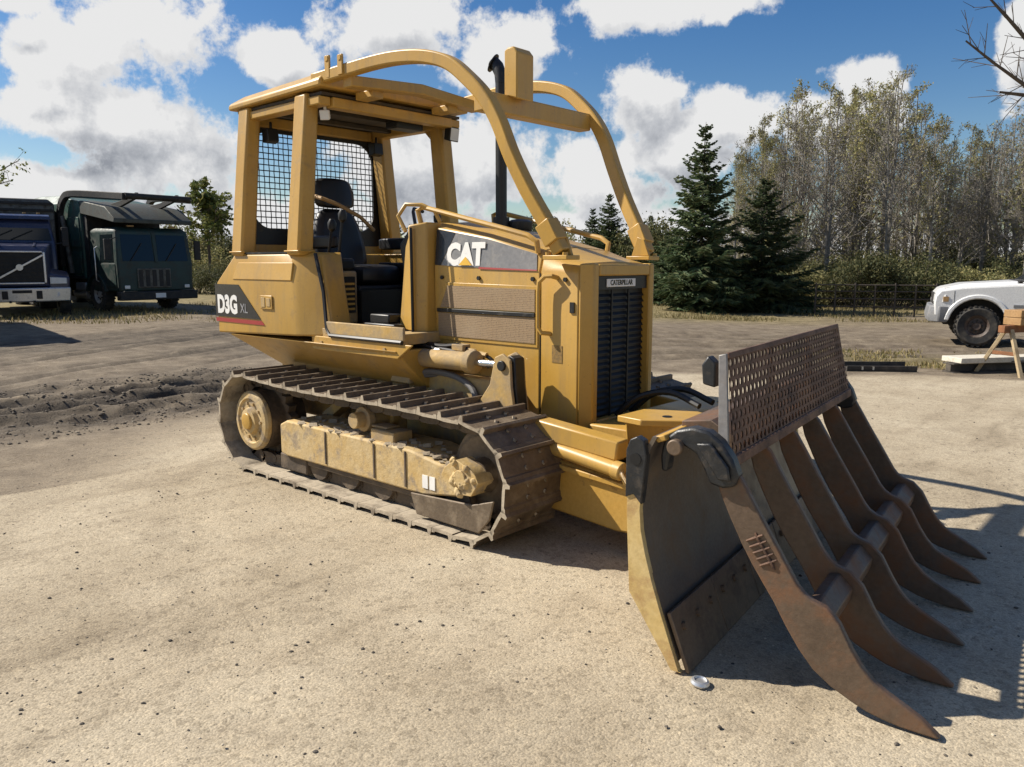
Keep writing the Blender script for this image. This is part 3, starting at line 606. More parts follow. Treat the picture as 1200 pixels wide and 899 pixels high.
# front frame round the grille, chamfered to the sides
g = MB()
for sy in (-1, 1):
    g.prism([(.112, sy*.36, .56), (.178, sy*.305, .56), (.178, sy*.258, .56), (.112, sy*.258, .56)], (0, 0, .935))
g.box(.112, .178, -.256, .256, 1.425, 1.492); g.box(.112, .178, -.256, .256, .56, .605)
g.build('grille_frame', YH, DZ, bevel=.010)
g = MB(); g.box(.112, .125, -.257, .257, .606, 1.424); gr = g.build('grille', M['grill'], DZ)
for k in range(20):
    z = .625+k*.036; b = MB(); b.prism([(.1255,-.2565,z+.006),(.137,-.2565,z-.008),(.137,-.2565,z-.003),(.1255,-.2565,z+.013)], (0,.513,0)); b.build('grille_bar', M['grill'], gr)
for y in (-.085, .085):
    b = MB(); b.box(.1375, .146, y-.006, y+.006, .606, 1.345); b.build('grille_rib', M['grill'], gr)
b = MB(); b.box(.126, .158, -.255, .255, 1.348, 1.423); b.build('name_backing', M['blackplastic'], gr)
b = MB(); b.box(.159, .164, -.165, .125, 1.362, 1.408); npl = b.build('name_plate', M['white_print'], DZ, bevel=.002)
me = text_mesh('CATERPILLAR', .042, 'lettering', .0008, .88); me.materials.append(M['decal_black']); link('lettering', me, npl, (.1655, -.02, 1.385), (R(90), 0, R(90)))
# hood side: screens, groove, decal, letters
for sy in (-1, 1):
    fl_ = lambda y: sorted((sy*(.3605), sy*y))
    def plate(name, pts, y, mat, parent, bv=0):
        b = MB(); b.prism([(x, sy*.3605, z) for x, z in pts], (0, sy*(y-.3605), 0)); return b.build(name, mat, parent, bv)
    fr = plate('screen_frame', [(-1.045,1.035),(-1.045,1.24),(-.955,1.375),(-.18,1.365),(-.18,1.005),(-1.02,1.005)], .3665, YH, DZ, .003)
    b = MB(); b.prism([(x, sy*.367, z) for x, z in [(-1.005,1.215),(-.935,1.355),(-.20,1.345),(-.20,1.215)]], (0, sy*.004, 0)); b.build('side_screen', M['screen'], fr)
    b = MB(); b.prism([(x, sy*.367, z) for x, z in [(-1.025,1.03),(-1.025,1.18),(-.20,1.18),(-.20,1.03)]], (0, sy*.004, 0)); b.build('side_screen', M['screen'], fr)
    b = MB(); b.box(-1.03, -.195, *sorted((sy*.367, sy*.380)), 1.184, 1.208); b.build('screen_rail', M['black'], fr, .003)
    for x in (-.99, -.66, -.22, .02):
        b = MB(); b.cyl((x, sy*.36, 1.405), (x, sy*.372, 1.405), .014, 6); b.build('hood_bolt', BK, DZ)
    # black decal on the sloped shoulder
    def shoulder(x, t):   # t 0 at lower edge, 1 at upper
        if x < -.6: s_ = (x+1.07)/.47; zt, zs = 1.755+(1.68-1.755)*s_, 1.47+(1.455-1.47)*s_
        else: s_ = (x+.6)/.43; zt, zs = 1.68+(1.575-1.68)*s_, 1.455+(1.45-1.455)*s_
        y = .36-.025*t; z = zs+(zt-.035-zs)*t; return np.array([x, sy*(y+.0028), z])
    def strip(name, x0, x1, t0, t1, mat, parent, k0=0, k1=0, n=10, off=0):
        b = MB(); vs = []
        for i in range(n+1):
            for t in (t0, t1): vs.append(shoulder(x0+k0*t+(x1+k1*t-x0-k0*t)*i/n, t)+np.array([0, sy*off, 0]))
        b.add(vs, [(2*i, 2*i+2, 2*i+3, 2*i+1) for i in range(n)]); vs2 = [v+np.array([0, sy*.0015, 0]) for v in vs]
        b.add(vs2, [(2*i, 2*i+1, 2*i+3, 2*i+2) for i in range(n)]); return b.build(name, mat, parent)
    d1 = strip('hood_decal', -1.06, -1.015, .06, .98, M['decal_black'], DZ, 0, .13)
    d2 = strip('hood_decal', -1.01, -.19, .06, .98, M['decal_grey'], DZ, .13, -.02)
    strip('decal_stripe', -.66, -.19, .02, .085, M['red_print'], d2, 0, 0, 8, .0025)
    rot = (R(90)-R(5)*1, 0, 0) if sy < 0 else (R(90)-R(5), 0, R(180))
    me = text_mesh('CAT', .18, 'lettering', .011, .92); me.materials.append(M['white_print']); link('lettering', me, d2, (-.785, sy*.357, 1.545), rot)
    tri = [(-.835, 1.483), (-.715, 1.483), (-.775, 1.535)] 
    b = MB(); b.prism([(x, sy*(.3715-.09*(z-1.45)), z) for x, z in tri], (0, sy*.002, 0)); b.build('triangle_mark', M['yel_print'], d2)
    # pipe handle and hinge on the shell side
    b = MB(); b.tube([(-.04, sy*.36, 1.415), (-.05, sy*.40, 1.425), (-.09, sy*.41, 1.425), (-.135, sy*.41, 1.39), (-.14, sy*.41, 1.33), (-.14, sy*.41, 1.13), (-.12, sy*.405, 1.10), (-.09, sy*.36, 1.095)], .014, 8); b.build('side_handle', YH, DZ)
    b = MB(); b.box(.055, .085, *sorted((sy*.361, sy*.368)), 1.22, 1.28); b.build('warning_label', M['black'], DZ)
    b = MB(); b.box(-.075, .0, *sorted((sy*.361, sy*.3625)), .93, 1.03); tag(b.build('info_label', M['label_faint'], DZ), 'small faded grey print')
    b = MB(); b.box(-.167, -.163, *sorted((sy*.355, sy*.3615)), .62, 1.44); b.build('door_gap', M['blackplastic'], DZ)
# hood top pieces: exhaust, air cleaner, hand rails
g = MB(); g.cyl((-.90,.10,1.66), (-.90,.10,2.66), .038, 18); g.cyl((-.90,.10,1.64), (-.90,.10,1.80), .055, 18); ex = g.build('exhaust_stack', BK, DZ)
g = MB(); g.tube([(-.90,.10,2.66), (-.905,.10,2.72), (-.93,.10,2.77), (-.965,.10,2.80)], [.038,.040,.042,.043], 16); g.build('stack_tip', BK, ex)
g = MB(); g.lathe([(.02,-.006),(.062,-.004),(.062,.004),(.02,.006)], (-.97,.10,2.80), (-.75,-.45,.55), 18); g.build('rain_cap', BK, ex)
g = MB(); g.lathe([(.04,0),(.04,.03),(.075,.035),(.085,.06),(.085,.10),(.06,.115),(.02,.12)], (-.82,.20,1.67), (0,0,1), 20); g.build('air_cleaner', BK, DZ)
for sy in (-1, 1):
    g = MB(); g.tube([(-1.20, sy*.35, 1.75), (-1.22, sy*.36, 1.84), (-1.16, sy*.36, 1.855), (-.5, sy*.36, 1.71), (-.26, sy*.36, 1.655), (-.20, sy*.355, 1.62), (-.20, sy*.34, 1.555)], .017, 8); g.build('hand_rail', YH, DZ)
g = MB(); g.tube([(-1.24,-.45,1.70),(-1.30,-.46,1.80),(-1.27,-.42,1.875),(-1.16,-.38,1.87),(-1.08,-.34,1.83),(-1.05,-.32,1.76)], .014, 8); g.build('grab_loop', YH, DZ)
g = MB(); g.tube([(-1.31,-.30,1.72),(-1.36,-.28,1.84),(-1.42,-.22,1.865),(-1.44,-.12,1.85)], .012, 6); g.build('throttle_lever', BK, DZ)
# ---- canopy
PB = [(-2.81, .775), (-2.055, .775)]; PT = [(-2.81, .665), (-2.06, .665)]
for sy in (-1, 1):
    for (xb, yb), (xt, yt) in zip(PB, PT):
        g = MB(); rings = []
        for z, x, y, wx, wy in ((1.55, xb, yb-.05, .155, .125), (2.1, (xb+xt)/2, (yb+yt)/2-.05, .145, .12), (2.64, xt, yt-.05, .14, .115)):
            rings.append([(x+a*wx/2, sy*(y+b*wy/2), z) for a, b in ((-1,-1),(1,-1),(1,1),(-1,1))])
        g.loft(rings); g.build('canopy_post', Y_, DZ, bevel=.018)
    # gusset under the roof at the front post and foot plates
    g = MB(); g.prism([(-2.13, sy*.60, 2.64), (-2.13, sy*.60, 2.5), (-2.145, sy*.60, 2.48), (-2.32, sy*.60, 2.64)], (0, sy*.03, 0)); g.build('post_gusset', Y_, DZ, bevel=.004)
    g = MB(); g.box(-2.90, -2.72, *sorted((sy*.655, sy*.795)), 1.572, 1.584); g.build('foot_plate', Y_, DZ, bevel=.005)
    g = MB(); g.box(-2.145, -1.965, *sorted((sy*.655, sy*.795)), 1.572, 1.584); g.build('foot_plate', Y_, DZ, bevel=.005)
    # low rear corner panel
    g = MB(); g.box(-2.92, -2.89, *sorted((sy*.30, sy*.72)), 1.575, 1.74); g.build('rear_corner_panel', Y_, DZ, bevel=.004)
g = MB(); g.box(-2.92, -2.885, -.299, .299, 1.575, 1.70); g.build('rear_panel', Y_, DZ, bevel=.004)
# roof: tray with turned-down edges
g = MB(); zc = 2.715
g.loft([[(-2.99,-.69,2.635),(-1.80,-.69,2.655),(-1.80,.69,2.655),(-2.99,.69,2.635)], [(-2.99,-.69,2.675),(-1.80,-.69,2.70),(-1.80,.69,2.70),(-2.99,.69,2.675)], [(-2.90,-.61,2.735),(-1.82,-.61,2.765),(-1.82,.61,2.765),(-2.90,.61,2.735)]])
roof = g.build('canopy_roof', Y_, DZ, bevel=.012)
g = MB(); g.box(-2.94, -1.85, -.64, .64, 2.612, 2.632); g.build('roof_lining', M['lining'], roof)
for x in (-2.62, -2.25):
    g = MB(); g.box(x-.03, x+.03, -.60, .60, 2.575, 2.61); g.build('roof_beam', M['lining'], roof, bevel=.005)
for sy in (-1, 1):
    g = MB(); g.box(-2.88, -1.86, *sorted((sy*.56, sy*.655)), 2.55, 2.608); g.build('roof_rail', Y_, roof, bevel=.008)
g = MB(); g.box(-1.94, -1.84, -.555, .555, 2.54, 2.608); g.build('roof_beam', Y_, roof, bevel=.008)
g = MB(); g.box(-2.92, -2.84, -.555, .555, 2.53, 2.608); g.build('roof_beam', Y_, roof, bevel=.008)
# front cross member standing ahead of the roof and its brackets
g = MB(); g.rect_sweep([(-1.62,-.60,2.665),(-1.60,0,2.70),(-1.62,.60,2.665)], .10, .07, (1,0,0)); g.build('roof_cross_member', Y_, DZ, bevel=.008)
for y in (-.35, .35):
    g = MB(); g.box(-1.80, -1.62, y-.05, y+.05, 2.60, 2.65); g.build('roof_bracket', Y_, DZ, bevel=.006)
for x, h in ((-1.78, .10), (-1.64, .085)):
    g = MB(); g.box(x, x+.05, -.66, -.645, 2.70, 2.74+h); g.cyl((x+.025,-.665,2.72+h), (x+.025,-.64,2.72+h), .02, 10); g.build('roof_tab', Y_, DZ, bevel=.003)
# rear guard screen: frame with rounded corners and woven wire
def rrect(y0, y1, z0, z1, r, n=6):
    p = []
    for cy, cz, a0 in ((y1-r, z0+r, -90), (y1-r, z1-r, 0), (y0+r, z1-r, 90), (y0+r, z0+r, 180)): p += arc(cy, cz, r, a0, a0+90, n)
    return p
g = MB(); oo = rrect(-.655, .655, 1.64, 2.60, .05); ii = rrect(-.585, .585, 1.765, 2.50, .16)
g.loft([[(-2.905, y, z) for y, z in oo], [(-2.905, y, z) for y, z in ii], [(-2.885, y, z) for y, z in ii], [(-2.885, y, z) for y, z in oo], [(-2.905, y, z) for y, z in oo]], cap=False)
wf = g.build('screen_frame', BK, DZ)
g = MB(); r = .0042
for k in range(1, 27):
    y = -.60+k*.0445; g.tube([(-2.897+.004*(-1)**(j+k), y, 1.70+j*.084) for j in range(11)], r, 4)
for k in range(1, 19):
    z = 1.72+k*.0445; g.tube([(-2.897+.004*(-1)**(j+k+1), -.62+j*.124, z) for j in range(11)], r, 4)
tag(g.build('wire_mesh', BK, wf, smooth=0, recalc=False), kind='stuff')
# work lamps
def lamp(pos, d, mat='blackplastic', s_=.055):
    b = MB(); p = np.array(pos); d = norm(d); b.beam(p-d*s_*.6, p+d*s_*.6, s_*1.7, s_*1.7, w1=s_*2, h1=s_*2); b.cyl(p, p+np.array([0,0,s_*1.8]), .012, 6)
    o = b.build('work_lamp', M[mat], DZ, bevel=.008); b = MB(); b.beam(p+d*s_*.605, p+d*s_*.66, s_*1.7, s_*1.7); b.build('lens', M['lamp'], o)
lamp((-2.72,-.50,2.45), (-1,0,-.1)); lamp((-1.90,.60,2.50), (1,.1,-.15)); lamp((-1.93,-.56,2.50), (.4,-.6,-.2), 'white_print', .034); lamp((-2.72,.50,2.45), (-1,0,-.1))
g = MB(); g.box(-2.10,-1.96,.10,.36,2.50,2.555); g.build('roof_console', M['blackplastic'], DZ, bevel=.01)
# ---- sweeps
def smooth_path(pts, n=6):
    pts = [np.array(p, float) for p in pts]; out = []
    P = [2*pts[0]-pts[1]]+pts+[2*pts[-1]-pts[-2]]
    for i in range(1, len(P)-2):
        for k in range(n):
            t = k/n; a, b, c, d = P[i-1], P[i], P[i+1], P[i+2]
            out.append(.5*((2*b)+(-a+c)*t+(2*a-5*b+4*c-d)*t*t+(-a+3*b-3*c+d)*t**3))
    return out+[pts[-1]]
for sy in (-1, 1):
    path = [(-1.93, sy*.635, 2.712), (-1.65, sy*.613, 2.728), (-1.33, sy*.590, 2.742), (-1.10, sy*.574, 2.736), (-.89, sy*.559, 2.706), (-.707, sy*.546, 2.645), (-.571, sy*.535, 2.546), (-.448, sy*.523, 2.429), (-.353, sy*.512, 2.29), (-.261, sy*.50, 2.09), (-.154, sy*.476, 1.888), (-.024, sy*.447, 1.68), (.045, sy*.43, 1.555)]
    g = MB(); g.rect_sweep(smooth_path(path), .075, .078, (0,1,0)); sw = g.build('sweep_bar', YH, DZ, bevel=.010)
    g = MB(); g.box(-.06, .11, *sorted((sy*.35, sy*.47)), 1.515, 1.54); g.prism([(-.04, sy*.40, 1.54), (.09, sy*.40, 1.54), (.05, sy*.40, 1.64), (0, sy*.40, 1.66)], (0, sy*-.02, 0)); g.build('sweep_foot', YH, sw, bevel=.004)
    g = MB(); g.rect_sweep([(.015, sy*.44, 1.61), (-.05, sy*.453, 1.72)], .100, .100, (0,1,0)); g.build('sweep_socket', YH, sw, bevel=.006)
    for x in (-.035, .085):
        g = MB(); g.cyl((x, sy*.45, 1.54), (x, sy*.45, 1.556), .016, 6); g.build('bolt', YH, sw)
g = MB(); g.box(-.56, -.46, -.50, .50, 2.36, 2.47); cb = g.build('cross_bar', YH, DZ, bevel=.010)
g = MB(); g.prism([(-.49,-.315,2.472),(-.39,-.315,2.44),(-.39,-.315,2.70),(-.42,-.315,2.735),(-.46,-.315,2.735),(-.49,-.315,2.72)], (0,.15,0)); g.build('deflector_box', YH, DZ, bevel=.008)
# ---- seat and controls
seat = MB(); seat.box(-2.62,-1.98,-.28,.28,1.06,1.33); seat = seat.build('seat', M['blackplastic'], DZ, bevel=.02)
def cushion(name, rings, parent, mat='vinyl'):
    b = MB(); b.loft(rings); o = b.build(name, M[mat], parent); s_ = o.modifiers.new('s', 'SUBSURF'); s_.levels = 2; s_.render_levels = 2; return o
def rr(x0, x1, y, z): return [(x0,-y,z),(x1,-y,z),(x1,y,z),(x0,y,z)]
cushion('seat_cushion', [rr(-2.55,-1.98,.24,1.33), rr(-2.60,-1.95,.27,1.36), rr(-2.60,-1.95,.27,1.46), rr(-2.54,-2.0,.23,1.49)], seat)
cushion('backrest', [[(x-.22*(z-1.45),y*f,z) for x,y in ((-2.62,-1),(-2.47,-1),(-2.47,1),(-2.62,1))] for z, f in ((1.44,.20),(1.47,.27),(1.70,.27),(1.88,.20),(1.93,.13))], seat)
cushion('headrest', [[(x-.22*(z-1.45),y*f,z) for x,y in ((-2.60,-1),(-2.45,-1),(-2.45,1),(-2.60,1))] for z, f in ((1.93,.15),(1.95,.20),(2.06,.215),(2.15,.19),(2.17,.12))], seat)
for sy in (-1, 1): cushion('armrest', [[(-2.55,sy*.36-.05,z),(-2.10,sy*.36-.05,z),(-2.10,sy*.36+.05,z),(-2.55,sy*.36+.05,z)] for z in (1.60,1.62,1.68,1.70)], seat)
g = MB(); g.tube([(-2.64,-.20,2.02),(-2.50,-.21,1.99),(-2.46,-.10,1.95),(-2.44,.10,1.86),(-2.45,.24,1.76)], .016, 6); g.build('seat_belt', M['belt'], seat)
g = MB(); g.box(-2.30,-1.93,-.515,-.33,1.06,1.44); con = g.build('side_console', YD, DZ, bevel=.015)
g = MB(); g.box(-1.929,-1.918,-.50,-.36,1.14,1.40); vt = g.build('vent_panel', M['black'], con)
for k in range(6):
    g = MB(); g.box(-1.917,-1.912,-.49,-.37,1.16+k*.036,1.176+k*.036); g.build('vent_slat', M['yellow_rust'], vt)
g = MB(); g.box(-2.36,-1.70,.20,.51,1.06,1.50); g.build('side_console', M['blackplastic'], DZ, bevel=.015)
g = MB(); g.box(-2.36,-1.94,-.515,-.335,1.442,1.53); g.build('console_pad', M['blackplastic'], DZ, bevel=.02)
for x, y, l in ((-1.99,-.45,.30),(-2.12,-.45,.24),(-1.98,.45,.32)):
    g = MB(); g.tube([(x,y,1.50),(x+.04,y,1.50+l*.6),(x+.05,y+.01,1.50+l)], .011, 6); lv = g.build('control_lever', BK, DZ)
    g = MB(); g.lathe([(.01,0),(.028,.02),(.032,.06),(.018,.09)], (x+.05,y+.01,1.48+l), (0.1,0,1), 10); g.build('lever_knob', M['blackplastic'], lv)
for y in (-.22, .02, .22):
    g = MB(); g.beam((-1.36,y,1.10),(-1.30,y,1.22),.09,.02); g.cyl((-1.33,y,1.16),(-1.22,y,1.24),.012,6); g.build('foot_pedal', BK, DZ, bevel=.004)
g = MB(); g.box(-1.56,-1.22,-.58,-.50,1.056,1.10); g.box(-1.50,-1.30,-.56,-.44,1.10,1.16); g.build('pedal_box', BK, DZ, bevel=.01)
g = MB(); g.box(-1.96,-1.90,-.32,.32,1.06,1.30); g.build('seat_riser', BK, DZ)
g = MB(); g.box(-1.34,-1.21,-.34,.34,1.10,1.24); g.build('toe_board', BK, DZ)
# ---- lift cylinders, levers, hoses, push frame
for sy in (-1, 1):
    y = sy*.52
    g = MB(); g.cyl((-1.16,y,.895), (-.56,y,.905), .058, 18); g.lathe([(.058,0),(.072,.0),(.072,.06),(.05,.07)], (-.60,y,.905), (1,0,.01), 18); lc = g.build('lift_cylinder', YD, DZ, bevel=.004)
    g = MB(); g.cyl((-.56,y,.905), (-.28,y,.91), .022, 12); g.build('cylinder_rod', M['chrome'], lc)
    g = MB(); g.lathe([(.03,-.05),(.05,-.05),(.05,.05),(.03,.05)], (-.26,y,.91), (0,1,0), 14); g.build('rod_eye', BK, lc)
    g = MB(); g.prism([(-1.30,y-.04*1,.72),(-1.10,y-.04,.72),(-1.12,y-.04,.93),(-1.20,y-.04,.95)], (0,.08,0)); g.build('cylinder_mount', YD, DZ, bevel=.006)
    lv = MB()
    for dy in (-.065, .045): lv.prism([(-.50,y+dy,.62),(-.16,y+dy,.62),(-.19,y+dy,.80),(-.20,y+dy,.95),(-.26,y+dy,.985),(-.32,y+dy,.96),(-.36,y+dy,.80)], (0,.02,0))
    lv.build('lift_lever', YD, DZ, bevel=.006)
    b = MB(); b.prism([(-.215,y-.042,.62),(-.15,y-.042,.62),(-.175,y-.042,.80),(-.185,y-.042,.96),(-.225,y-.042,.975)], (0,.084,0)); b.build('lever_web', BK, DZ, bevel=.006)
    b = MB(); b.cyl((-.26,y-.08,.915),(-.26,y+.08,.915),.03,14); b.build('lever_pin', BK, DZ, bevel=.004)
    for k, (dy, dz) in enumerate(((-.05,0),(-.10,-.02))):
        b = MB(); b.tube(smooth_path([(-1.05,y+sy*.02-0*dy,.80+dz),(-.92,y-dy*-sy*.6,.81+dz),(-.72,y-dy*-sy*.6,.79+dz),(-.58,y-dy*-sy*.4,.73+dz),(-.53,y,.62)],4), .020, 8); b.build('hydraulic_hose', M['rubberhose'], DZ)
    b = MB(); b.tube(smooth_path([(-1.35,sy*.45,.96),(-1.1,sy*.47,.985),(-.9,sy*.46,.975),(-.75,sy*.44,.985),(-.62,sy*.42,.93)],4), .014, 8); b.build('hydraulic_hose', M['blackplastic'], DZ)
    b = MB(); b.box(-.80,-.70,*sorted((sy*.40,sy*.47)),.955,.995); b.build('hose_clamp', YD, DZ, bevel=.004)
    for k, (y2, z2, x1_) in enumerate(((.455,.945,-.72),(.43,.962,-.66),(.48,.925,-.80),(.41,.945,-.58),(.50,.955,-.90))):
        b = MB(); b.tube(smooth_path([(-1.42,sy*(y2-.04),z2-.03),(-1.22,sy*y2,z2+.012*(-1)**k),(-1.0,sy*(y2+.01),z2+.015),(x1_,sy*y2,z2-.005),(x1_+.12,sy*(y2-.03),z2-.10)],4), .012, 7); hs_ = b.build('hydraulic_hose', M['blackplastic'], DZ)
        b = MB(); b.cyl((x1_-.03,sy*y2,z2-.002),(x1_+.03,sy*y2,z2-.008),.018,6); b.build('hose_fitting', YD if k % 2 else M['chrome'], hs_)
    # upper guard beam, angle cylinder below it, push arm
    g = MB(); g.beam((-.03,sy*.585,.605), (.56,sy*.56,.545), .11, .105); g.build('guard_beam', YH, DZ, bevel=.012)
    ag = MB(); ag.cyl((.02,sy*.60,.515), (.60,sy*.63,.455), .040, 16); ag.lathe([(.04,0),(.048,0),(.048,.05),(.03,.06)], (.56,sy*.628,.459), (1,sy*.05,-.1), 16); ac = ag.build('angle_cylinder', YH, DZ, bevel=.003)
    tip = B0_ = None
    g = MB(); g.prism([(-.55,sy*.50,.20),(-.55,sy*.50,.40),(.12,sy*.50,.44),(.62,sy*.50,.40),(.86,sy*.50,.36),(.86,sy*.50,.14),(.55,sy*.50,.12)], (0,sy*.10,0)); pa = g.build('push_arm', YR, DZ, bevel=.014)
    g = MB(); g.prism([(.15,sy*.595,.395),(.75,sy*.595,.35),(.75,sy*.595,.38),(.15,sy*.595,.425)], (0,sy*.03,0)); g.build('arm_rib', YR, pa, bevel=.005)
g = MB(); g.prism([(.60,-.50,.16),(.60,-.50,.40),(.86,-.50,.40),(.86,-.50,.16)], (0,1.0,0)); g.build('push_frame', YR, DZ, bevel=.014)
# nose tower in the middle of the frame with its holed cap
g = MB(); g.loft([ring([(.42,-.30),(.92,-.20),(.92,.20),(.42,.30)], .40), ring([(.46,-.40),(.88,-.22),(.88,.22),(.46,.40)], .66)]); nt_ = g.build('frame_tower', YH, DZ, bevel=.01)
g = MB(); g.prism([(.44,-.44,.662),(.60,-.46,.662),(.96,-.20,.662),(.96,.20,.662),(.60,.46,.662),(.44,.44,.662)], (0,0,.035)); g.build('tower_cap', YH, nt_, bevel=.006)
for x, y in ((.66,-.30),(.80,-.16),(.66,.30)):
    g = MB(); g.cyl((x,y,.697),(x,y,.700),.026,16); g.build('cap_hole', M['blackplastic'], nt_)
g = MB(); g.box(.18,.46,-.34,.34,.46,.60); g.build('front_support', YR, DZ, bevel=.01)
g = MB()
for y in (-.10,.05): g.tube(smooth_path([(.2,y,.62),(.34,y+.03,.74),(.52,y+.06,.78),(.72,y+.03,.73)],4), .018, 8)
g.build('front_hose', M['blackplastic'], DZ)

# ---- blade, angled 7.5 degrees about its ball
BA = R(7.5); U3 = np.array([-math.sin(BA), math.cos(BA), 0]); W3 = np.array([math.cos(BA), math.sin(BA), 0]); B0 = np.array([1.43, -1.46, 0])
def BP(o, w, z): return B0+U3*o+W3*w+np.array([0, 0, z])
BWID = 2.12
front = [(.004,.012),(-.036,.12),(-.075,.225),(-.112,.335),(-.141,.435),(-.160,.52),(-.167,.60),(-.160,.68),(-.148,.74),(-.128,.80),(-.105,.845)]
blade = MB(); blade.prism([BP(.02, w-.012, z+.03) for w, z in front]+[BP(.02, w-.030, z+.03) for w, z in front[::-1]], U3*(BWID-.04)); bl = blade.build('blade', M['mold'], DZ)
g = MB(); g.box(0,0,0,0,0,0); g = MB()
g.prism([BP(.05,-.21,.32),BP(.05,-.21,.44),BP(.05,-.178,.44),BP(.05,-.150,.32)], U3*(BWID-.1)); g.prism([BP(.05,-.225,.70),BP(.05,-.225,.80),BP(.05,-.185,.80),BP(.05,-.20,.70)], U3*(BWID-.1))
g.build('blade_back_rib', YR, bl, bevel=.006)
for o in (0.0, BWID-.028):
    pts = [(.010,.010),(-.028,.010),(-.205,.275),(-.222,.58),(-.222,.815),(-.208,.853),(-.185,.868),(-.160,.855),(-.150,.80),(-.158,.74)]+[(w-.003,z) for w, z in front[7::-1]]
    g = MB(); g.prism([BP(o, w, z) for w, z in pts], U3*.028); e_ = g.build('end_plate', M['yellow_worn'], bl, bevel=.004)
    g = MB(); g.prism([BP(o-.006, w, z) for w, z in [(-.227,.64),(-.227,.82),(-.212,.86),(-.185,.874),(-.157,.86),(-.146,.80),(-.155,.70),(-.163,.62),(-.195,.655)]], U3*.04); g.build('end_lug', M['black_hook'], bl, bevel=.004)
    g = MB(); g.cyl(BP(o-.009,-.188,.79), BP(o+.037,-.188,.79), .022, 16); g.build('lug_hole', M['blackplastic'], bl)
# top lip
g = MB(); g.prism([BP(.03,-.118,.852),BP(.03,-.085,.866),BP(.03,-.095,.884),BP(.03,-.14,.872)], U3*(BWID-.06)); g.build('top_lip', YR, bl, bevel=.004)
ed = np.linspace(.02, BWID-.02, 6)
for a, b_ in zip(ed[:-1], ed[1:]):
    g = MB(); g.prism([BP(a+.003,.022,.0),BP(a+.003,-.062,.215),BP(a+.003,-.046,.222),BP(a+.003,.036,.004)], U3*(b_-a-.006)); ce = g.build('cutting_edge', M['edge'], bl, bevel=.003)
    for k in range(3):
        o = a+(b_-a)*(k+.5)/3; p = BP(o,-.022,.150); n_ = norm(W3*.93+np.array([0,0,.37])); g = MB(); g.cyl(p, p+n_*.016, .016, 8); g.build('edge_bolt', M['edge'], ce)
for o in (.50, 1.40, 1.95):
    g = MB(); g.prism([BP(o,-.19,.20),BP(o,-.18,.62),BP(o,-.34,.56),BP(o,-.46,.42),BP(o,-.46,.24)], U3*.04); g.build('blade_bracket', YR, bl, bevel=.006)
g = MB(); g.cyl(tuple(BP(1.40,-.62,.30)), tuple(BP(1.40,-.20,.36)), .085, 20); g.build('ball_mount', YR, bl, bevel=.01)
for sy, o in ((-1, .50), (1, 1.95)):
    p0 = np.array((.60, sy*.63, .455)); p1 = BP(o, -.40, .44); g = MB(); g.cyl(p0, p1, .020, 12); g.build('cylinder_rod', M['chrome'], DZ)

# ================================================================ brush rake clamped on the blade
M['steelbar'] = wear_mat('grey_steel_bar', (.17,.16,.15), (.24,.225,.21), (.12,.085,.06), .62, .5, .8, .4, scale=7, bumps=.2)  # grey tone for the near guard side bar
RK = thing('brush_rake', 'rusty steel brush rake with six curved teeth and perforated guard, clamped on the blade', 'rake', tuple(BP(1.0,.4,0)))
RKL = np.array(BP(1.0,.4,0))
def RP(o, w, z): return BP(o, w, z)-RKL
upper = [(.118,.815),(.161,.774),(.200,.710),(.252,.623),(.319,.516),(.382,.412),(.405,.385),(.435,.366),(.481,.352),(.527,.308),(.573,.224),(.605,.175),(.644,.134),(.690,.106),(.734,.084),(.790,.054),(.848,.008)]
lower = [(.838,.003),(.787,.004),(.730,.006),(.676,.014),(.625,.026),(.576,.046),(.510,.078),(.449,.122),(.400,.180),(.353,.250),(.305,.332),(.266,.389),(.225,.450),(.184,.519),(.140,.605),(.099,.693),(.080,.76)]
TO = [.10+.375*k for k in range(6)]
for k, o in enumerate(TO):
    b = MB(); th = .032; b.prism([RP(o-th/2, w, z) for w, z in upper+lower], U3*th); t = b.build('tooth', M['rake'], RK, bevel=.006)
    # hatched weld repair on the outer faces
    if k in (0, 5):
        sg = -1 if k == 0 else 1; oo = o+sg*(th/2+.001)
        for i in range(5):
            for d_ in (0, 1):
                c0 = np.array([.232+.013*i+.012*d_, .548-.020*i]) ; a1 = np.array([.028,.016]) if d_ == 0 else np.array([.010,-.020])
                b = MB(); b.tube([RP(oo, *(c0-a1)), RP(oo+sg*.004, *c0), RP(oo, *(c0+a1))], [.004,.0065,.004], 6); b.build('weld_bead', M['rake_plate'], t)
for a, b_ in zip(TO[:-1], TO[1:]):
    b = MB(); b.prism([RP(a+.017, w, z) for w, z in [(.405,.335),(.445,.343),(.495,.295),(.488,.245),(.440,.228),(.395,.285)]], U3*(b_-a-.034)); b.build('spacer_tube', M['rake'], RK, bevel=.006)
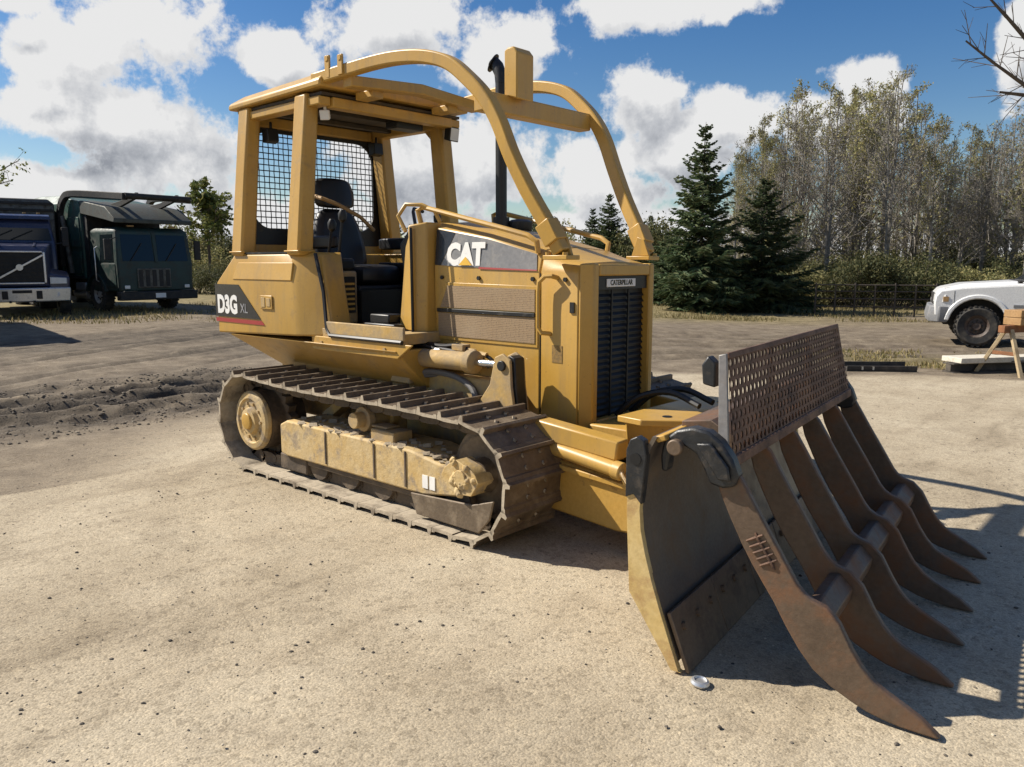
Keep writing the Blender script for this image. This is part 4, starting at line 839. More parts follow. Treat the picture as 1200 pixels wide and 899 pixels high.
# perforated guard plate with real holes
def perforated(o0, o1, p0, p1, nu, nv, hole, in0, in1):
    """staggered hexagonal holes in a plate between rows p0 (low) and p1 (high), each (w,z)"""
    b = MB(); p0 = np.array(p0); p1 = np.array(p1); du = (o1-o0)/nu; ln = np.linalg.norm(p1-p0); dv = ln/nv
    nrm = norm(np.cross(U3, BP(0,*(p1-p0))-B0))
    for side, fl in ((0.0, False), (.005, True)):
        for j in range(nv):
            for i in range(nu+(j % 2)):
                cu = o0+du*(i+.5-(.5 if j % 2 else 0)); u0 = max(cu-du/2, o0); u1 = min(cu+du/2, o1)
                v0, v1 = j*dv, (j+1)*dv; cm = (u0+u1)/2
                out_ = [(u0,v0),(cm,v0),(u1,v0),(u1,(v0+v1)/2),(u1,v1),(cm,v1),(u0,v1),(u0,(v0+v1)/2)]
                hx = hole*(u1-u0)/du; vc = (v0+v1)/2
                inn = [(cm+hx*math.cos(a), vc+hole*math.sin(a)) for a in [math.pi*1.25+i_*math.pi/4 for i_ in range(8)]]
                vs = []
                for uu, vv in out_+inn:
                    q = p0+(p1-p0)*vv/ln; fr_ = (uu-o0)/(o1-o0); uu = uu+(in0*(1-fr_)-in1*fr_)*vv/ln; vs.append(RP(uu, *q)+nrm*side)
                fs = [(i_, (i_+1) % 8, 8+(i_+1) % 8, 8+i_) for i_ in range(8)]
                b.add(vs, fs if fl else [f[::-1] for f in fs])
    return b
pl = perforated(.115, 1.965, (.130,.822), (.072,1.160), 38, 9, .0150, .075, .10).build('guard_plate', M['rake_plate'], RK, smooth=0, recalc=False)
g = MB(); g.prism([RP(.115,.126,.785),RP(.115,.150,.785),RP(.115,.146,.823),RP(.115,.118,.823)], U3*1.87); g.build('guard_bottom_bar', M['rake_plate'], RK, bevel=.004)
g = MB(); g.prism([RP(.190,.072,1.157),RP(.190,.082,1.157),RP(.190,.076,1.178),RP(.190,.064,1.178)], U3*1.675); g.build('guard_top_bar', M['rake_plate'], RK, bevel=.003)
g = MB(); g.prism([RP(.24, w, z) for w, z in [(-.115,.868),(-.115,.900),(.0,.915),(.122,.842),(.126,.80),(.0,.85)]], U3*1.70); g.build('light_block_shelf', M['rake'], RK, bevel=.003)  # added plate, shuts out sunlight between blade lip and guard
for ob, ot, mt in ((.098, .172, 'steelbar'), (1.968, 1.868, 'rake')):
    g = MB(); g.loft([[RP(ob, .082, .85), RP(ob+.012, .082, .85), RP(ob+.012, .122, .83), RP(ob, .122, .83)], [RP(ot, .044, 1.17), RP(ot+.012, .044, 1.17), RP(ot+.012, .074, 1.178), RP(ot, .074, 1.178)]]); g.build('guard_side_bar', M[mt], RK, bevel=.003)
g = MB(); g.prism([RP(.17,-.012,1.06),RP(.17,.035,1.05),RP(.17,.035,1.14),RP(.17,.005,1.165),RP(.17,-.018,1.13)], U3*.05); g.build('guard_bracket', M['black_hook'], RK, bevel=.006)
for o in (.75, 1.35):
    g = MB(); g.prism([RP(o, w, z) for w, z in [(.05,.86),(.10,.86),(.06,1.17),(.045,1.17)]], U3*.012); g.build('guard_stay', M['rake'], RK, bevel=.003)
# hooks over the blade's top edge
hook = [(-.115,.742),(-.120,.80),(-.108,.862),(-.06,.902),(.0,.918),(.06,.910),(.105,.880),(.150,.820),(.172,.765),(.160,.725),(.118,.712),(.070,.722),(.045,.775),(.015,.825),(-.03,.845),(-.065,.835),(-.085,.80),(-.092,.742)]
for k, o in enumerate(TO):
    if k in (1, 2, 3, 4): continue
    th, dz = .062, 0
    b = MB(); b.prism([RP(o-th/2-(.012 if k == 0 else 0), w, z) for w, z in hook], U3*th); hk = b.build('clamp_hook', M['black_hook'], RK, bevel=.010)
    if k in (0, 5):
        s_ = -1 if k == 0 else 1; oo = o+s_*(th/2+.012)
        b = MB(); b.cyl(RP(oo,-.055,.842), RP(oo+s_*.03,-.055,.842), .030, 18); b.build('clamp_bolt', M['edge'], hk, bevel=.005)
        b = MB(); b.prism([RP(oo, w, z) for w, z in [(.02,.865),(.075,.872),(.140,.795),(.150,.745),(.105,.745),(.065,.80)]], U3*s_*.016); b.build('hook_cheek', M['black_hook'], hk, bevel=.006)

# ================================================================ parked vehicles
M['tyre'] = wear_mat('tyre_rubber', (.018,.018,.018), (.03,.029,.028), (.10,.085,.065), .58, .85, .95, scale=6, bumps=.5, fine=40)
M['rim'] = wear_mat('rusty_rim', (.05,.035,.028), (.09,.06,.045), (.2,.17,.14), .6, .6, .9, scale=10, bumps=.3)
M['rim_pale'] = wear_mat('pale_rim', (.34,.33,.31), (.44,.43,.41), (.18,.15,.12), .6, .5, .9, scale=8, bumps=.2)
M['white_paint'] = wear_mat('white_car_paint', (.72,.72,.71), (.80,.80,.78), (.42,.36,.28), .74, .3, .8, scale=2, bumps=0, coat=.4)
M['grey_plastic'] = wear_mat('grey_bumper', (.16,.165,.17), (.22,.22,.225), (.30,.26,.2), .66, .5, .9, scale=4, bumps=.1)
M['glass'] = glass_mat('dark_glass')
M['glass_t'] = glass_mat('truck_glass', (.012,.018,.020))
M['blue'] = wear_mat('navy_truck_paint', (.022,.026,.06), (.035,.04,.085), (.10,.09,.08), .68, .32, .8, scale=2, bumps=0, coat=.3)
M['green'] = wear_mat('dark_green_truck_paint', (.008,.028,.025), (.014,.042,.036), (.05,.048,.038), .58, .5, .9, scale=2.5, bumps=.15, dirt_scale=3)
M['green_side'] = wear_mat('lighter_green_paint', (.022,.07,.058), (.036,.095,.076), (.06,.055,.043), .58, .5, .9, scale=2.5, bumps=.2, dirt_scale=3)  # body green, lighter than the cab green
M['steelgrey'] = wear_mat('worn_grey_steel', (.10,.098,.085), (.15,.143,.122), (.055,.045,.034), .56, .55, .85, .3, scale=3, bumps=.2)
M['chassis'] = wear_mat('chassis_black', (.012,.012,.012), (.025,.024,.022), (.06,.05,.04), .6, .7, .95, scale=6, bumps=.3)
M['alum'] = wear_mat('dull_aluminium', (.55,.55,.55), (.66,.66,.66), (.3,.28,.25), .7, .35, .7, .7, scale=5, bumps=.1)
def heading_rz(v): return math.atan2(v[1], v[0])
def wheel(parent, x, y, r, w, side, rim='rim', hub=.55):
    b = MB(); b.lathe([(r*hub,-w/2+.02),(r*.86,-w/2),(r*.97,-w/2+.03),(r,-w*.25),(r,w*.25),(r*.97,w/2-.03),(r*.86,w/2),(r*hub,w/2-.02),(r*hub,-w/2+.02)], (x, y, r), (0, 1, 0), 32, False)
    n = 26
    for k in range(n):
        a = 2*math.pi*k/n; c = np.array([x+r*.995*math.cos(a), y, r+r*.995*math.sin(a)]); t = np.array([math.cos(a), 0, math.sin(a)])
        b.beam(c+np.array([0,-w*.46,0]), c+np.array([0,w*.46,0]), .05, .02, up=t)
    o = b.build('wheel', M['tyre'], parent, smooth=30)
    b = MB(); b.lathe([(r*.02,.3*w),(r*.18,.34*w),(r*.2,.22*w),(r*.40,.16*w),(r*.44,.30*w),(r*.555,.40*w),(r*.57,.44*w),(r*.57,-.3*w)], (x, y, r), (0, side, 0), 28); rm = b.build('rim', M[rim], o)
    for k in range(8):
        a = 2*math.pi*k/8; c = (x+r*.28*math.cos(a), y+side*.205*w, r+r*.28*math.sin(a)); b = MB(); b.cyl(c, (c[0], c[1]+side*.03, c[2]), r*.05, 6); b.build('wheel_nut', M['chassis'], o)
    return o
def vpart(parent, name, mat, fn, bevel=0):
    b = MB(); fn(b); return b.build(name, M[mat], parent, bevel)
# ---- white pickup, seen from its left side
pk_p = at(1157, 16.6); pk_p[2] = gz(pk_p[0], pk_p[1])
hd = norm(-RT*.90+FH*.43); PK = thing('pickup_truck', 'white pickup truck with grey bumper and rusty steel wheels', 'pickup truck', tuple(pk_p), heading_rz(hd))
prof = [(.93,.60),(.95,.86),(.93,1.02),(.84,1.13),(.45,1.19),(-.45,1.25),(-2.95,1.28),(-4.60,1.27),(-4.66,.70),(-4.5,.56)]+[(x,z) for x,z in arc(-3.55,.43,.50,0,180,12)][::-1]+[(-2.98,.46),(-.41,.46)]+[(x,z) for x,z in arc(.17,.43,.51,180,12,14)]+[(.74,.56)]
fix = [(x, z) for x, z in prof]
b = MB(); rings = []
for y, ins in ((-.97,.03),(-.93,0),(.93,0),(.97,.03)): rings.append([(x*(1-ins*.02), y, z-(ins if z > 1.0 else 0)) for x, z in fix])
b.loft(rings); PB_ = b.build('body', M['white_paint'], PK, bevel=.025)
vpart(PK, 'hood', 'white_paint', lambda b: b.loft([[(.80,-.78,1.15),(.80,.78,1.15),(.86,.74,1.10),(.86,-.74,1.10)],[(.45,-.74,1.235),(.45,.74,1.235),(.45,.78,1.17),(.45,-.78,1.17)],[(-.50,-.72,1.30),(-.50,.72,1.30),(-.50,.78,1.22),(-.50,-.78,1.22)]]), .03)
for sy in (-1, 1):
    ya, yb = sorted((sy*.94, sy*.992))
    vpart(PK, 'fender_flare', 'white_paint', lambda b: b.prism([(x,ya,z) for x,z in arc(.17,.43,.60,178,8,16)]+[(x,ya,z) for x,z in arc(.17,.43,.515,8,178,16)], (0,yb-ya,0)), .02)
    vpart(PK, 'fender_flare', 'white_paint', lambda b: b.prism([(x,ya,z) for x,z in arc(-3.55,.43,.60,178,8,16)]+[(x,ya,z) for x,z in arc(-3.55,.43,.505,8,178,16)], (0,yb-ya,0)), .02)
    hl = vpart(PK, 'headlight', 'lamp', lambda b: b.prism([(.955,sy*.60,.86),(.945,sy*.60,1.03),(.80,sy*.972,1.02),(.80,sy*.978,.86)], (0,0,.001)) if False else b.loft([[(.80,sy*.60,.86),(.962,sy*.60,.86),(.93,sy*.93,.86),(.78,sy*.985,.86)],[(.80,sy*.60,1.03),(.952,sy*.60,1.03),(.91,sy*.93,1.02),(.74,sy*.985,1.02)]]), .012)
    vpart(PK, 'door_gap', 'chassis', lambda b: b.box(-.80,-.788,*sorted((sy*.962,sy*.973)),.52,1.22))
    vpart(PK, 'door_gap', 'chassis', lambda b: b.box(-1.92,-1.908,*sorted((sy*.962,sy*.973)),.52,1.22))
    vpart(PK, 'door_handle', 'chassis', lambda b: b.box(-1.80,-1.62,*sorted((sy*.97,sy*1.0)),1.10,1.15), .01)
    vpart(PK, 'side_mirror', 'chassis', lambda b: b.loft([[(-.86,sy*1.02,1.30),(-.78,sy*1.02,1.30),(-.78,sy*1.24,1.32),(-.86,sy*1.24,1.32)],[(-.86,sy*1.02,1.52),(-.79,sy*1.02,1.52),(-.79,sy*1.24,1.52),(-.86,sy*1.24,1.52)]]).beam((-.82,sy*.90,1.30),(-.82,sy*1.05,1.36),.05,.05), .02)
    for x in (.17, -3.55): wheel(PK, x, sy*.86, .40, .29, sy)
for sy in (-1, 1):
    vpart(PK, 'turn_lamp', 'belt', lambda b: b.box(.70,.80,*sorted((sy*.972,sy*.984)),.88,.98), .004)
    vpart(PK, 'body_moulding', 'grey_plastic', lambda b: b.box(-2.95,-.42,*sorted((sy*.971,sy*.985)),.78,.84), .004)
    vpart(PK, 'hood_gap', 'chassis', lambda b: b.beam((.78,sy*.79,1.142),(-.5,sy*.79,1.243),.012,.012))
    vpart(PK, 'fender_gap', 'chassis', lambda b: b.box(.60,.608,*sorted((sy*.962,sy*.973)),.80,1.10))
vpart(PK, 'wiper_cowl', 'chassis', lambda b: b.box(-.62,-.50,-.80,.80,1.285,1.31), .01)
vpart(PK, 'grille', 'chassis', lambda b: b.box(.93,.958,-.58,.58,.80,1.04), .01)
vpart(PK, 'bumper', 'grey_plastic', lambda b: b.loft([[(.86,-.98,.46),(1.03,-.80,.46),(1.06,0,.46),(1.03,.80,.46),(.86,.98,.46),(.70,.96,.46),(.70,-.96,.46)],[(.86,-1.0,.60),(1.06,-.82,.60),(1.09,0,.60),(1.06,.82,.60),(.86,1.0,.60),(.66,.98,.60),(.66,-.98,.60)],[(.86,-.985,.79),(1.02,-.80,.79),(1.05,0,.79),(1.02,.80,.79),(.86,.985,.79),(.68,.97,.79),(.68,-.97,.79)]]), .025)
vpart(PK, 'chassis_frame', 'chassis', lambda b: b.box(-4.5,.75,-.62,.62,.40,.74))
vpart(PK, 'wheel_well', 'chassis', lambda b: b.box(-.45,.74,-.66,.66,.745,1.12))
vpart(PK, 'wheel_well', 'chassis', lambda b: b.box(-4.1,-3.0,-.66,.66,.745,1.12))
vpart(PK, 'cab', 'white_paint', lambda b: b.loft([[(-.55,-.90,1.26),(-.55,.90,1.26),(-2.35,.90,1.27),(-2.35,-.90,1.27)],[(-1.30,-.74,1.80),(-1.30,.74,1.80),(-2.22,.74,1.80),(-2.22,-.74,1.80)],[(-1.42,-.66,1.85),(-1.42,.66,1.85),(-2.16,.66,1.85),(-2.16,-.66,1.85)]]), .03)
vpart(PK, 'windshield', 'glass', lambda b: b.add([(-.615,-.80,1.315),(-.615,.80,1.315),(-1.255,.68,1.775),(-1.255,-.68,1.775)],[(0,1,2,3)]).add([(-.625,-.80,1.305),(-.625,.80,1.305),(-1.265,.68,1.765),(-1.265,-.68,1.765)],[(3,2,1,0)]))
for sy in (-1, 1): vpart(PK, 'side_window', 'glass', lambda b: b.prism([(-.86,sy*.893,1.32),(-2.18,sy*.893,1.32),(-2.14,sy*.775,1.73),(-1.32,sy*.775,1.73)], (0,sy*.012,0)))
vpart(PK, 'load_bed', 'chassis', lambda b: b.box(-4.5,-2.45,-.80,.80,1.275,1.285))
# ---- navy conventional truck facing the yard
vt_p = at(22, 21.6); vt_p[2] = gz(vt_p[0], vt_p[1])
to_cam = norm((CAM-vt_p)*np.array([1,1,0])); hd = norm(to_cam+RT*.07)
VT = thing('semi_truck', 'navy blue semi truck with slanted bar on its grille and pale bumper', 'truck', tuple(vt_p), heading_rz(hd))
vpart(VT, 'hood', 'blue', lambda b: b.loft([[(0,-.62,.86),(0,.62,.86),(0,.62,1.80),(0,-.62,1.80)],[(-.12,-.72,.80),(-.12,.72,.80),(-.12,.72,1.92),(-.12,-.72,1.92)],[(-1.5,-.98,.80),(-1.5,.98,.80),(-1.5,.95,2.06),(-1.5,-.95,2.06)]]), .04)
for sy in (-1, 1):
    vpart(VT, 'fender', 'blue', lambda b: b.loft([[(-.08,sy*.66,.72),(-.20,sy*1.18,.72),(-.20,sy*1.20,1.08),(-.08,sy*.66,1.18)],[(-.75,sy*.66,.98),(-.75,sy*1.24,.98),(-.75,sy*1.22,1.22),(-.75,sy*.66,1.36)],[(-1.5,sy*.66,.72),(-1.5,sy*1.22,.72),(-1.5,sy*1.20,1.05),(-1.5,sy*.66,1.36)]]), .05)
    vpart(VT, 'headlight', 'lamp', lambda b: b.loft([[(-.02,sy*.70,.90),(-.12,sy*1.10,.90),(-.12,sy*1.10,1.06),(-.02,sy*.70,1.08)],[(-.2,sy*.70,.90),(-.25,sy*1.15,.90),(-.25,sy*1.15,1.06),(-.2,sy*.70,1.08)]]), .01)
    vpart(VT, 'mirror', 'chassis', lambda b: b.box(-1.62,-1.54,*sorted((sy*1.22,sy*1.40)),1.95,2.50).beam((-1.58,sy*.95,2.0),(-1.58,sy*1.25,2.05),.04,.04), .02)
    wheel(VT, -.78, sy*1.06, .50, .30, sy, 'rim_pale')
    for x in (-4.6, -5.95): wheel(VT, x, sy*.98, .50, .50, sy, 'rim_pale')
    vpart(VT, 'fuel_tank', 'alum', lambda b: b.cyl((-2.3,sy*.98,.72),(-3.6,sy*.98,.72),.30,24), .02)
vg = vpart(VT, 'grille', 'chassis', lambda b: b.box(.002,.03,-.56,.56,.95,1.74))
for k in range(7): vpart(vg, 'grille_bar', 'chassis', lambda b: b.box(.032,.05,-.55,.55,1.0+k*.105,1.03+k*.105))
vpart(VT, 'grille_surround', 'alum', lambda b: b.box(.003,.06,-.62,-.56,.93,1.76).box(.003,.06,.56,.62,.93,1.76).box(.003,.06,-.56,.56,1.745,1.79).box(.003,.06,-.56,.56,.90,.945), .012)
for sy in (-1, 1):
    vpart(VT, 'hood_rib', 'blue', lambda b: b.beam((-.1,sy*.40,1.925),(-1.45,sy*.52,2.066),.06,.03), .008)
    vpart(VT, 'fog_lamp', 'lamp', lambda b: b.cyl((-.02,sy*.85,.61),(.03,sy*.85,.61),.06,14), .004)
    vpart(VT, 'tow_hook', 'chassis', lambda b: b.box(.12,.20,*sorted((sy*.25,sy*.31)),.40,.46), .008)
    vpart(VT, 'wiper', 'chassis', lambda b: b.beam((-1.45,sy*.25-.3,2.13),(-1.60,sy*.25+.25,2.40),.02,.02))
    for k in range(2): vpart(VT, 'roof_lamp', 'belt', lambda b: b.box(-1.75,-1.68,*sorted((sy*(.3+.35*k),sy*(.38+.35*k))),2.865,2.90), .006)
em = vpart(VT, 'slanted_bar', 'alum', lambda b: b.beam((.07,-.56,1.02),(.07,.56,1.68),.012,.05,up=(0,0,1)), .004)
vpart(em, 'round_emblem', 'alum', lambda b: b.lathe([(.05,0),(.085,0),(.085,.02),(.05,.02)], (.08,0,1.35), (1,0,0), 24))
vpart(VT, 'bumper', 'alum', lambda b: b.loft([[(.12,-.60,.42),(-.12,-1.18,.42),(-.30,-1.18,.42),(-.05,-.60,.42),(-.05,.60,.42),(-.30,1.18,.42),(-.12,1.18,.42),(.12,.60,.42)][::1],[(.14,-.60,.80),(-.10,-1.20,.80),(-.30,-1.20,.80),(-.05,-.60,.80),(-.05,.60,.80),(-.30,1.20,.80),(-.10,1.20,.80),(.14,.60,.80)]]), .03)
for y in (-.46, .34): vpart(VT, 'bumper_inlet', 'chassis', lambda b: b.box(.13,.15,y,y+.14,.50,.72), .01)
vpart(VT, 'bumper_slot', 'chassis', lambda b: b.box(.13,.148,-.22,.24,.66,.74), .01)
vpart(VT, 'cab', 'blue', lambda b: b.loft([[(-1.45,-1.06,.80),(-1.45,1.06,.80),(-2.95,1.08,.80),(-2.95,-1.08,.80)],[(-1.45,-1.04,2.05),(-1.45,1.04,2.05),(-2.95,1.06,2.05),(-2.95,-1.06,2.05)],[(-1.80,-.96,2.76),(-1.80,.96,2.76),(-2.95,1.0,2.80),(-2.95,-1.0,2.80)],[(-2.0,-.88,2.86),(-2.0,.88,2.86),(-2.95,.92,2.90),(-2.95,-.92,2.90)]]), .04)
vpart(VT, 'windshield', 'glass_t', lambda b: b.add([(-1.462,-.95,2.12),(-1.462,.95,2.12),(-1.775,.87,2.68),(-1.775,-.87,2.68),(-1.472,-.95,2.11),(-1.472,.95,2.11),(-1.785,.87,2.67),(-1.785,-.87,2.67)],[(0,1,2,3),(7,6,5,4),(0,4,5,1),(1,5,6,2),(2,6,7,3),(3,7,4,0)]))
vpart(VT, 'visor', 'blue', lambda b: b.loft([[(-1.62,-.98,2.70),(-1.62,.98,2.70),(-1.80,.98,2.74),(-1.80,-.98,2.74)],[(-1.64,-.96,2.80),(-1.64,.96,2.80),(-1.85,.96,2.86),(-1.85,-.96,2.86)]]), .015)
for sy in (-1, 1): vpart(VT, 'side_window', 'glass_t', lambda b: b.prism([(-1.62,sy*1.048,2.10),(-2.6,sy*1.066,2.10),(-2.6,sy*1.008,2.66),(-1.86,sy*.985,2.66)], (0,sy*.01,0)))
vpart(VT, 'chassis_frame', 'chassis', lambda b: b.box(-6.8,-.2,-.42,.42,.55,.85).box(-1.2,-.4,-1.0,1.0,.42,.56))
vpart(VT, 'load_body', 'steelgrey', lambda b: b.loft([[(-3.2,-1.22,.95),(-3.2,1.22,.95),(-6.8,1.22,.95),(-6.8,-1.22,.95)],[(-3.2,-1.25,3.25),(-3.2,1.25,3.25),(-6.8,1.25,3.25),(-6.8,-1.25,3.25)],[(-3.3,-1.1,3.40),(-3.3,1.1,3.40),(-6.8,1.1,3.40),(-6.8,-1.1,3.40)]]), .03)
for z in (3.02, 3.22): vpart(VT, 'body_rib', 'chassis', lambda b: b.box(-3.196,-3.15,-1.2,1.2,z,z+.07))
# ---- green front-loading refuse truck
gt_p = at(183, 24.4); gt_p[2] = gz(gt_p[0], gt_p[1])
to_cam = norm((CAM-gt_p)*np.array([1,1,0])); hd = norm(to_cam*math.cos(R(37))+np.array([to_cam[1]*-1, to_cam[0], 0])*0+norm(RT)*math.sin(R(37)))
GT = thing('garbage_truck', 'dark green front loading garbage truck with arms folded over its cab', 'garbage truck', tuple(gt_p), heading_rz(hd))
vpart(GT, 'cab', 'green', lambda b: b.loft([[(0,-1.16,.62),(0,1.16,.62),(-1.75,1.16,.62),(-1.75,-1.16,.62)],[(.02,-1.18,1.45),(.02,1.18,1.45),(-1.75,1.18,1.45),(-1.75,-1.18,1.45)],[(-.12,-1.12,2.42),(-.12,1.12,2.42),(-1.75,1.12,2.42),(-1.75,-1.12,2.42)],[(-.28,-1.02,2.52),(-.28,1.02,2.52),(-1.72,1.02,2.52),(-1.72,-1.02,2.52)]]), .05)
for y in (-.54, .54): vpart(GT, 'windshield', 'glass_t', lambda b: b.add([(.018,y-.48,1.52),(.018,y+.48,1.52),(-.098,y+.46,2.30),(-.098,y-.46,2.30),(.003,y-.48,1.51),(.003,y+.48,1.51),(-.113,y+.46,2.29),(-.113,y-.46,2.29)],[(0,1,2,3),(7,6,5,4),(0,4,5,1),(1,5,6,2),(2,6,7,3),(3,7,4,0)]))
for y in (-.55, .55): vpart(GT, 'wiper', 'chassis', lambda b: b.beam((.045,y-.25,1.52),(-.03,y+.15,2.05),.02,.02))
gg = vpart(GT, 'grille', 'steelgrey', lambda b: b.box(.022,.05,-.62,.42,.72,1.30), .015)
for k in range(5): vpart(gg, 'grille_bar', 'chassis', lambda b: b.box(.052,.062,-.58+k*.21,-.46+k*.21,.76,1.26))
vpart(GT, 'bumper', 'chassis', lambda b: b.box(-.1,.16,-1.22,1.22,.36,.62), .03)
for sy in (-1, 1):
    vpart(GT, 'headlight', 'lamp', lambda b: b.box(.022,.045,*sorted((sy*.86,sy*1.02)),.70,.80), .01)
    vpart(GT, 'side_window', 'glass_t', lambda b: b.prism([(-.22,sy*1.178,1.50),(-1.05,sy*1.178,1.50),(-1.05,sy*1.128,2.30),(-.30,sy*1.128,2.30)], (0,sy*.012,0)))
    vpart(GT, 'door', 'green', lambda b: b.prism([(-.14,sy*1.17,.75),(-1.12,sy*1.17,.75),(-1.12,sy*1.178,1.44),(-.14,sy*1.178,1.44)], (0,sy*.015,0)), .01)
    vpart(GT, 'mirror', 'chassis', lambda b: b.box(-.10,-.02,*sorted((sy*1.30,sy*1.50)),1.55,2.15).beam((-.06,sy*1.15,2.2),(-.06,sy*1.42,2.1),.03,.03), .02)
    vpart(GT, 'wheel_arch', 'green', lambda b: b.prism([(x,sy*1.12,z) for x,z in arc(-1.38,.50,.66,170,10,12)]+[(x,sy*1.12,z) for x,z in arc(-1.38,.50,.58,10,170,12)], (0,sy*.12,0)), .01)
    wheel(GT, -1.38, sy*1.03, .52, .32, sy, 'rim_pale')
    for x in (-6.2, -7.5): wheel(GT, x, sy*.95, .52, .52, sy, 'rim_pale')
    # lift arm: over the cab, down the side of the hopper
    am = vpart(GT, 'lift_arm', 'chassis', lambda b: b.rect_sweep(smooth_path([(.35,sy*.98,3.36),(-.9,sy*1.05,3.46),(-2.3,sy*1.30,3.55),(-2.75,sy*1.36,3.42),(-3.05,sy*1.38,3.0),(-3.15,sy*1.38,2.3),(-3.15,sy*1.38,1.35)],5), .16, .20, (0,1,0)), .02)
    vpart(am, 'arm_cylinder', 'steelgrey', lambda b: b.cyl((-2.55,sy*1.37,1.15),(-2.95,sy*1.37,2.9),.07,14))
    vpart(GT, 'fork', 'chassis', lambda b: b.rect_sweep([(.35,sy*.62,3.42),(-.6,sy*.62,3.22),(-2.0,sy*.62,3.08)], .10, .16, (0,1,0)), .01)
    for k, x in enumerate((-3.45, -4.35, -5.25, -6.15, -7.05)): vpart(GT, 'body_rib', 'green_side', lambda b: b.box(x-.06,x+.06,*sorted((sy*1.222,sy*1.285)),1.05,3.30), .01)
    vpart(GT, 'battery_box', 'alum', lambda b: b.box(-2.75,-2.05,*sorted((sy*.85,sy*1.22)),.62,.86), .03)
    vpart(GT, 'side_step', 'chassis', lambda b: b.box(-3.6,-2.1,*sorted((sy*1.0,sy*1.24)),.98,1.06), .01)
for sy in (-1, 1):
    vpart(GT, 'side_panel', 'green_side', lambda b: b.box(-2.95,-2.15,*sorted((sy*1.222,sy*1.245)),1.95,2.85), .01)
    vpart(GT, 'side_panel', 'green_side', lambda b: b.box(-2.95,-2.15,*sorted((sy*1.222,sy*1.24)),1.15,1.80), .01)
    vpart(GT, 'air_tank', 'alum', lambda b: b.cyl((-2.2,sy*1.02,.50),(-3.1,sy*1.02,.50),.14,16), .01)
    vpart(GT, 'marker_lamp', 'belt', lambda b: b.box(-.2,-.12,*sorted((sy*.55,sy*.75)),2.525,2.57), .008)
    vpart(GT, 'grab_handle', 'alum', lambda b: b.tube([(-1.2,sy*1.18,.9),(-1.2,sy*1.26,.95),(-1.2,sy*1.26,1.9),(-1.2,sy*1.17,1.95)], .018, 6))
    vpart(GT, 'bumper_step', 'steelgrey', lambda b: b.box(.0,.17,*sorted((sy*.70,sy*1.10)),.621,.64), .005)
vpart(GT, 'license_plate', 'white_print', lambda b: b.box(.162,.17,-.16,.16,.42,.56), .004)
vpart(GT, 'centre_pillar', 'green', lambda b: b.beam((.035,0,1.48),(-.10,0,2.36),.10,.03,up=(1,0,0)), .005)
vpart(GT, 'fork_cross_tube', 'chassis', lambda b: b.cyl((.35,-1.0,3.38),(.35,1.0,3.38),.09,16))
vpart(GT, 'hopper', 'green_side', lambda b: b.loft([[(-2.05,-1.20,.98),(-2.05,1.20,.98),(-3.35,1.20,.98),(-3.35,-1.20,.98)],[(-2.05,-1.22,3.05),(-2.05,1.22,3.05),(-3.35,1.22,3.05),(-3.35,-1.22,3.05)],[(-2.1,-1.22,3.32),(-2.1,1.22,3.32),(-3.35,1.22,3.52),(-3.35,-1.22,3.52)]]), .02)
vpart(GT, 'load_body', 'green_side', lambda b: b.loft([[(x,-1.22,1.0),(x,1.22,1.0),(x,1.26,2.2),(x,1.20,h-.32),(x,.92,h-.04),(x,0,h),(x,-.92,h-.04),(x,-1.20,h-.32),(x,-1.26,2.2)] for x, h in ((-3.36,3.62),(-5.5,3.68),(-8.0,3.55),(-8.3,3.2))]), .02)
M['shield'] = wear_mat('grimy_green_grey', (.055,.062,.052), (.085,.09,.075), (.04,.033,.026), .56, .6, .85, .2, scale=3, bumps=.2)
vpart(GT, 'cab_shield', 'shield', lambda b: b.loft([[(-2.0,-1.24,2.95),(-2.0,1.24,2.95),(-2.0,1.24,3.34),(-2.0,-1.24,3.34)],[(-.5,-1.24,2.72),(-.5,1.24,2.72),(-.5,1.20,3.10),(-.5,-1.20,3.10)],[(.05,-1.22,2.62),(.05,1.22,2.62),(.05,1.20,2.74),(.05,-1.20,2.74)]]), .02)
vpart(GT, 'rear_wall', 'chassis', lambda b: b.box(-2.045,-1.80,-1.15,1.15,1.0,2.9))
vpart(GT, 'chassis_frame', 'chassis', lambda b: b.box(-8.4,-.2,-.45,.45,.55,.97).box(-2.0,-.1,-.95,.95,.45,.66))
# ---- unseen box trailer added beyond the left edge to cast the yard shadow
bt_c = np.array([-19.95,-.08,0]); BT = thing('shadow_trailer', 'unseen grey box trailer added to cast the shadow at left', 'trailer', (bt_c[0], bt_c[1], gz(bt_c[0], bt_c[1])), math.atan2(-.91,6.4))
vpart(BT, 'box', 'steelgrey', lambda b: b.box(-3.2,3.2,-.70,.70,.75,3.2), .03)
vpart(BT, 'chassis_frame', 'chassis', lambda b: b.box(-3.1,3.1,-.45,.45,.5,.745))
for sy in (-1, 1):
    for x in (-2.2, 2.2): wheel(BT, x, sy*.52, .45, .25, sy, 'rim_pale')
    for k in range(9): vpart(BT, 'side_rib', 'steelgrey', lambda b: b.box(-3.0+k*.74,-2.94+k*.74,*sorted((sy*.701,sy*.735)),.8,3.15))

